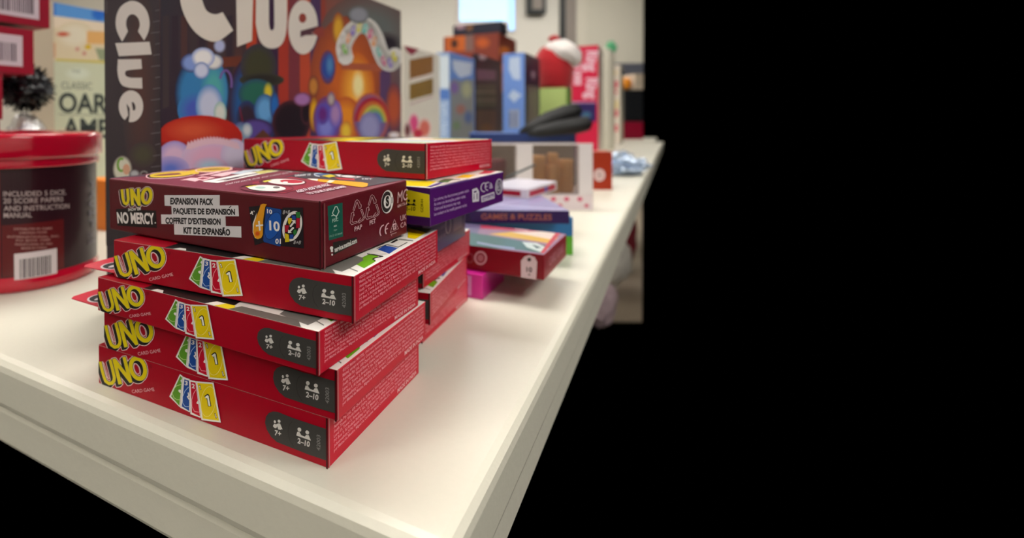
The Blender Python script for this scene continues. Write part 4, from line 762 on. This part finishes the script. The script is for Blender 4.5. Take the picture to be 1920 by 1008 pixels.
# green box and hat
gz = at(1062, 164, 1.6).z; upright(1006, 1062, 1071, 164, 1.6, {'all': (176, 194, 120), 'right': (112, 160, 70)}, 'gift_box', M['card'], 'pale green box under the red and white knitted hat')
P = at(1040, 163, 1.66); r = empty('knit_hat', (P.x, P.y, gz)); tag(r, 'red and white knitted hat with red bobble resting on the green box', 'hat')
obj('crown', bm_lathe([(.001, .001), (.044, .001), (.050, .012), (.055, .05), (.058, .08), (.055, .105), (.044, .124), (.025, .136), (.0001, .14)], 40, 0, 0), M['redfab'], r, True)
bm = bm_blob((0, 0, 0), (.058, .055, .038), 4, .08, 2); bmesh.ops.rotate(bm, verts=bm.verts[:], cent=(0, 0, 0), matrix=Matrix.Rotation(rad(28), 3, 'Y')); bmesh.ops.translate(bm, verts=bm.verts[:], vec=(.020, -.018, .108)); obj('white_top', bm, M['whitefab'], r, True)
obj('bobble', bm_blob((-.012, -.03, .150), (.017, .017, .012), 3, .15, 6), M['redfab'], r, True)
# red box and white box at the far end
def redspine(b):
    p = b.pen('front'); w = (226, 180, 196); p.text('Ring  Ring', (1100, 95), (1100, 185), (1121, 95), w, .05); p.text('Toss', (1077, 118), (1077, 160), (1096, 118), w, .05); p.poly([(1068, 190), (1118, 190), (1118, 228), (1068, 228)], (48, 36, 92)); p.soft(1100, 215, 12, 8, (60, 100, 130), (48, 36, 92)); p.stroke([(1072, 192), (1118, 192)], 2, (200, 150, 190), cap=False)
upright(1072, 1122, 1131, 84, 1.9, {'all': (222, 210, 196), 'front': (204, 34, 70)}, 'board_game_box', M['card'], 'tall red spine with white lettering and purple panel, far end of the table', redspine)
def whitespine(b):
    p = b.pen('front'); p.text('RingBall', (1139, 152), (1139, 246), (1158, 152), (206, 60, 84), .05); p.soft(1148, 136, 9, 8, (226, 190, 70), (226, 214, 200), .5); p.soft(1140, 262, 4, 3, (60, 50, 46), (220, 208, 196)); p.soft(1156, 196, 3, 12, (224, 200, 90), (226, 214, 200))
upright(1128, 1163, 1169, 121, 3.0, {'all': (226, 214, 200), 'right': (212, 206, 186)}, 'board_game_box', M['card'], 'white spine with red lettering, rightmost of the upright boxes', whitespine)
P = at(1133, 90, 2.45); o = obj('paper_roll', bm_lathe([(.001, 0), (.042, 0), (.043, .002), (.043, P.z-.06), (.040, P.z-.03), (.030, P.z-.01), (.015, P.z-.002), (.0001, P.z)], 40, P.x, P.y), M['cream'], None, True); tag(o, 'cream round-topped roll standing behind the red spine box', 'roll')
o = obj('ribbon', bm_blob((P.x+.030, P.y, P.z-.002), (.022, .02, .03), 4, .5, 3), M['teal'], None, True); tag(o, 'small green ribbon bunch on the shoulder of the cream roll', 'ribbon')
# black padded handles lying on a low dark box behind the display box
P = on_z(1108, 252, .105) if 0 else at(1080, 250, 1.12)
bx = Box((P.x, P.y, 0), rad(-12), .22, .10, P.z, {'all': (40, 42, 52), 'top': (46, 84, 170), 'front': (44, 60, 110)}); p = bx.pen('top', quad='uv'); p.poly([(.02, .1), (.55, .1), (.45, .9), (.02, .9)], (110, 140, 200)); tag(bx.build('carton', M['card']), 'low dark box with a blue lid behind the display box, under the black handles', 'box')
r = empty('handle_tool', (P.x-.05, P.y+.05, P.z)); tag(r, 'pair of thick black padded handles lying behind the display box', 'tool'); inv = Vector(r.location)
def hp(px, py, d): return at(px, py, d)-inv
z0 = P.z
obj('upper_handle', bm_tube([hp(975, 250, 1.15), hp(1000, 240, 1.15), hp(1030, 225, 1.15), hp(1060, 213, 1.15), hp(1082, 207, 1.15), hp(1090, 208, 1.15)], [.006, .016, .019, .019, .017, .005], 18), M['blackm'], r, True)
obj('lower_handle', bm_tube([hp(990, 252, 1.10), hp(1010, 247, 1.10), hp(1050, 240, 1.10), hp(1080, 236, 1.10), hp(1102, 231, 1.10), hp(1109, 230, 1.10)], [.004, .012, .016, .017, .015, .005], 18), M['blackm'], r, True)
# far table items at right edge
def fbox(pxl, pxr, d, z0, z1, c, lab, name='carton'):
    x0, x1 = (pxl-CX)/CF*d, (pxr-CX)/CF*d; bx = Box((x1, d, z0), 0, x1-x0, .25, z1-z0-.001, {'all': c}); o = bx.build(name, M['card']); tag(o, lab, 'box')
Z = lambda y, d: at(1180, y, d).z
fbox(1163, 1206, 3.62, 0, Z(228, 3.62), (150, 16, 50), 'dark red carton on the far table at the right edge, lowest of its pile'); fbox(1171, 1206, 3.62, Z(228, 3.62), Z(168, 3.62), (26, 28, 32), 'black carton on the dark red carton at the right edge')
zt = Z(168, 3.62); o = obj('toy_ball', bm_blob((at(1176, 150, 3.68).x-.01, 3.68, zt+.044), (.034, .034, .044), 3), M['orange'], None, True); tag(o, 'small orange-yellow toy on top of the black carton at the right edge', 'toy')
fbox(1190, 1206, 3.62, zt, Z(138, 3.62), (206, 190, 170), 'cream carton beside the orange toy at the right edge'); fbox(1150, 1206, 3.90, 0, Z(118, 3.9), (120, 124, 140), 'grey-blue carton behind the orange toy on the far table')
# ------------------------------------------------------------------ things on the floor beside the table
def bag(px, py, d, r3, mat, label, seed, name='plastic_bag', noise=.35):
    P = at(px, py, d); o = obj(name, bm_blob(P, r3, 4, noise, seed), mat, None, True); tag(o, label, 'bag' if 'bag' in name else 'cloth'); return o
def floor_bag(px, ytop, d, rx, mat, label, seed, name):
    top = at(px, ytop, d); h = (top.z+.75)/2; return bag(px, 224, d, (rx, rx*.7, h*.98), mat, label, seed, name) if 0 else tag(obj(name, bm_blob((top.x, top.y, -.75+h), (rx, rx*.8, h), 5, .18, seed), mat, None, True), label, 'bag')
floor_bag(1122, 430, 2.75, .155, M['bagw'], 'cream white plastic bag on the floor beside the table', 3, 'plastic_bag')
floor_bag(1124, 520, 2.28, .07, M['pinkbag'], 'greyish pink bundle on the floor in front of the cream plastic bag', 6, 'cloth_bundle')
floor_bag(1176, 372, 3.2, .05, M['maroon'], 'dark red bag on the floor past the plastic bag', 8, 'shopping_bag')
tag(obj('cloth_bundle', bm_blob((1.02, 2.44, -.75+.03), (.07, .05, .03), 4, .2, 12), M['maroon'], None, True), 'small dark maroon cloth on the floor by the table, at the bottom edge', 'cloth')
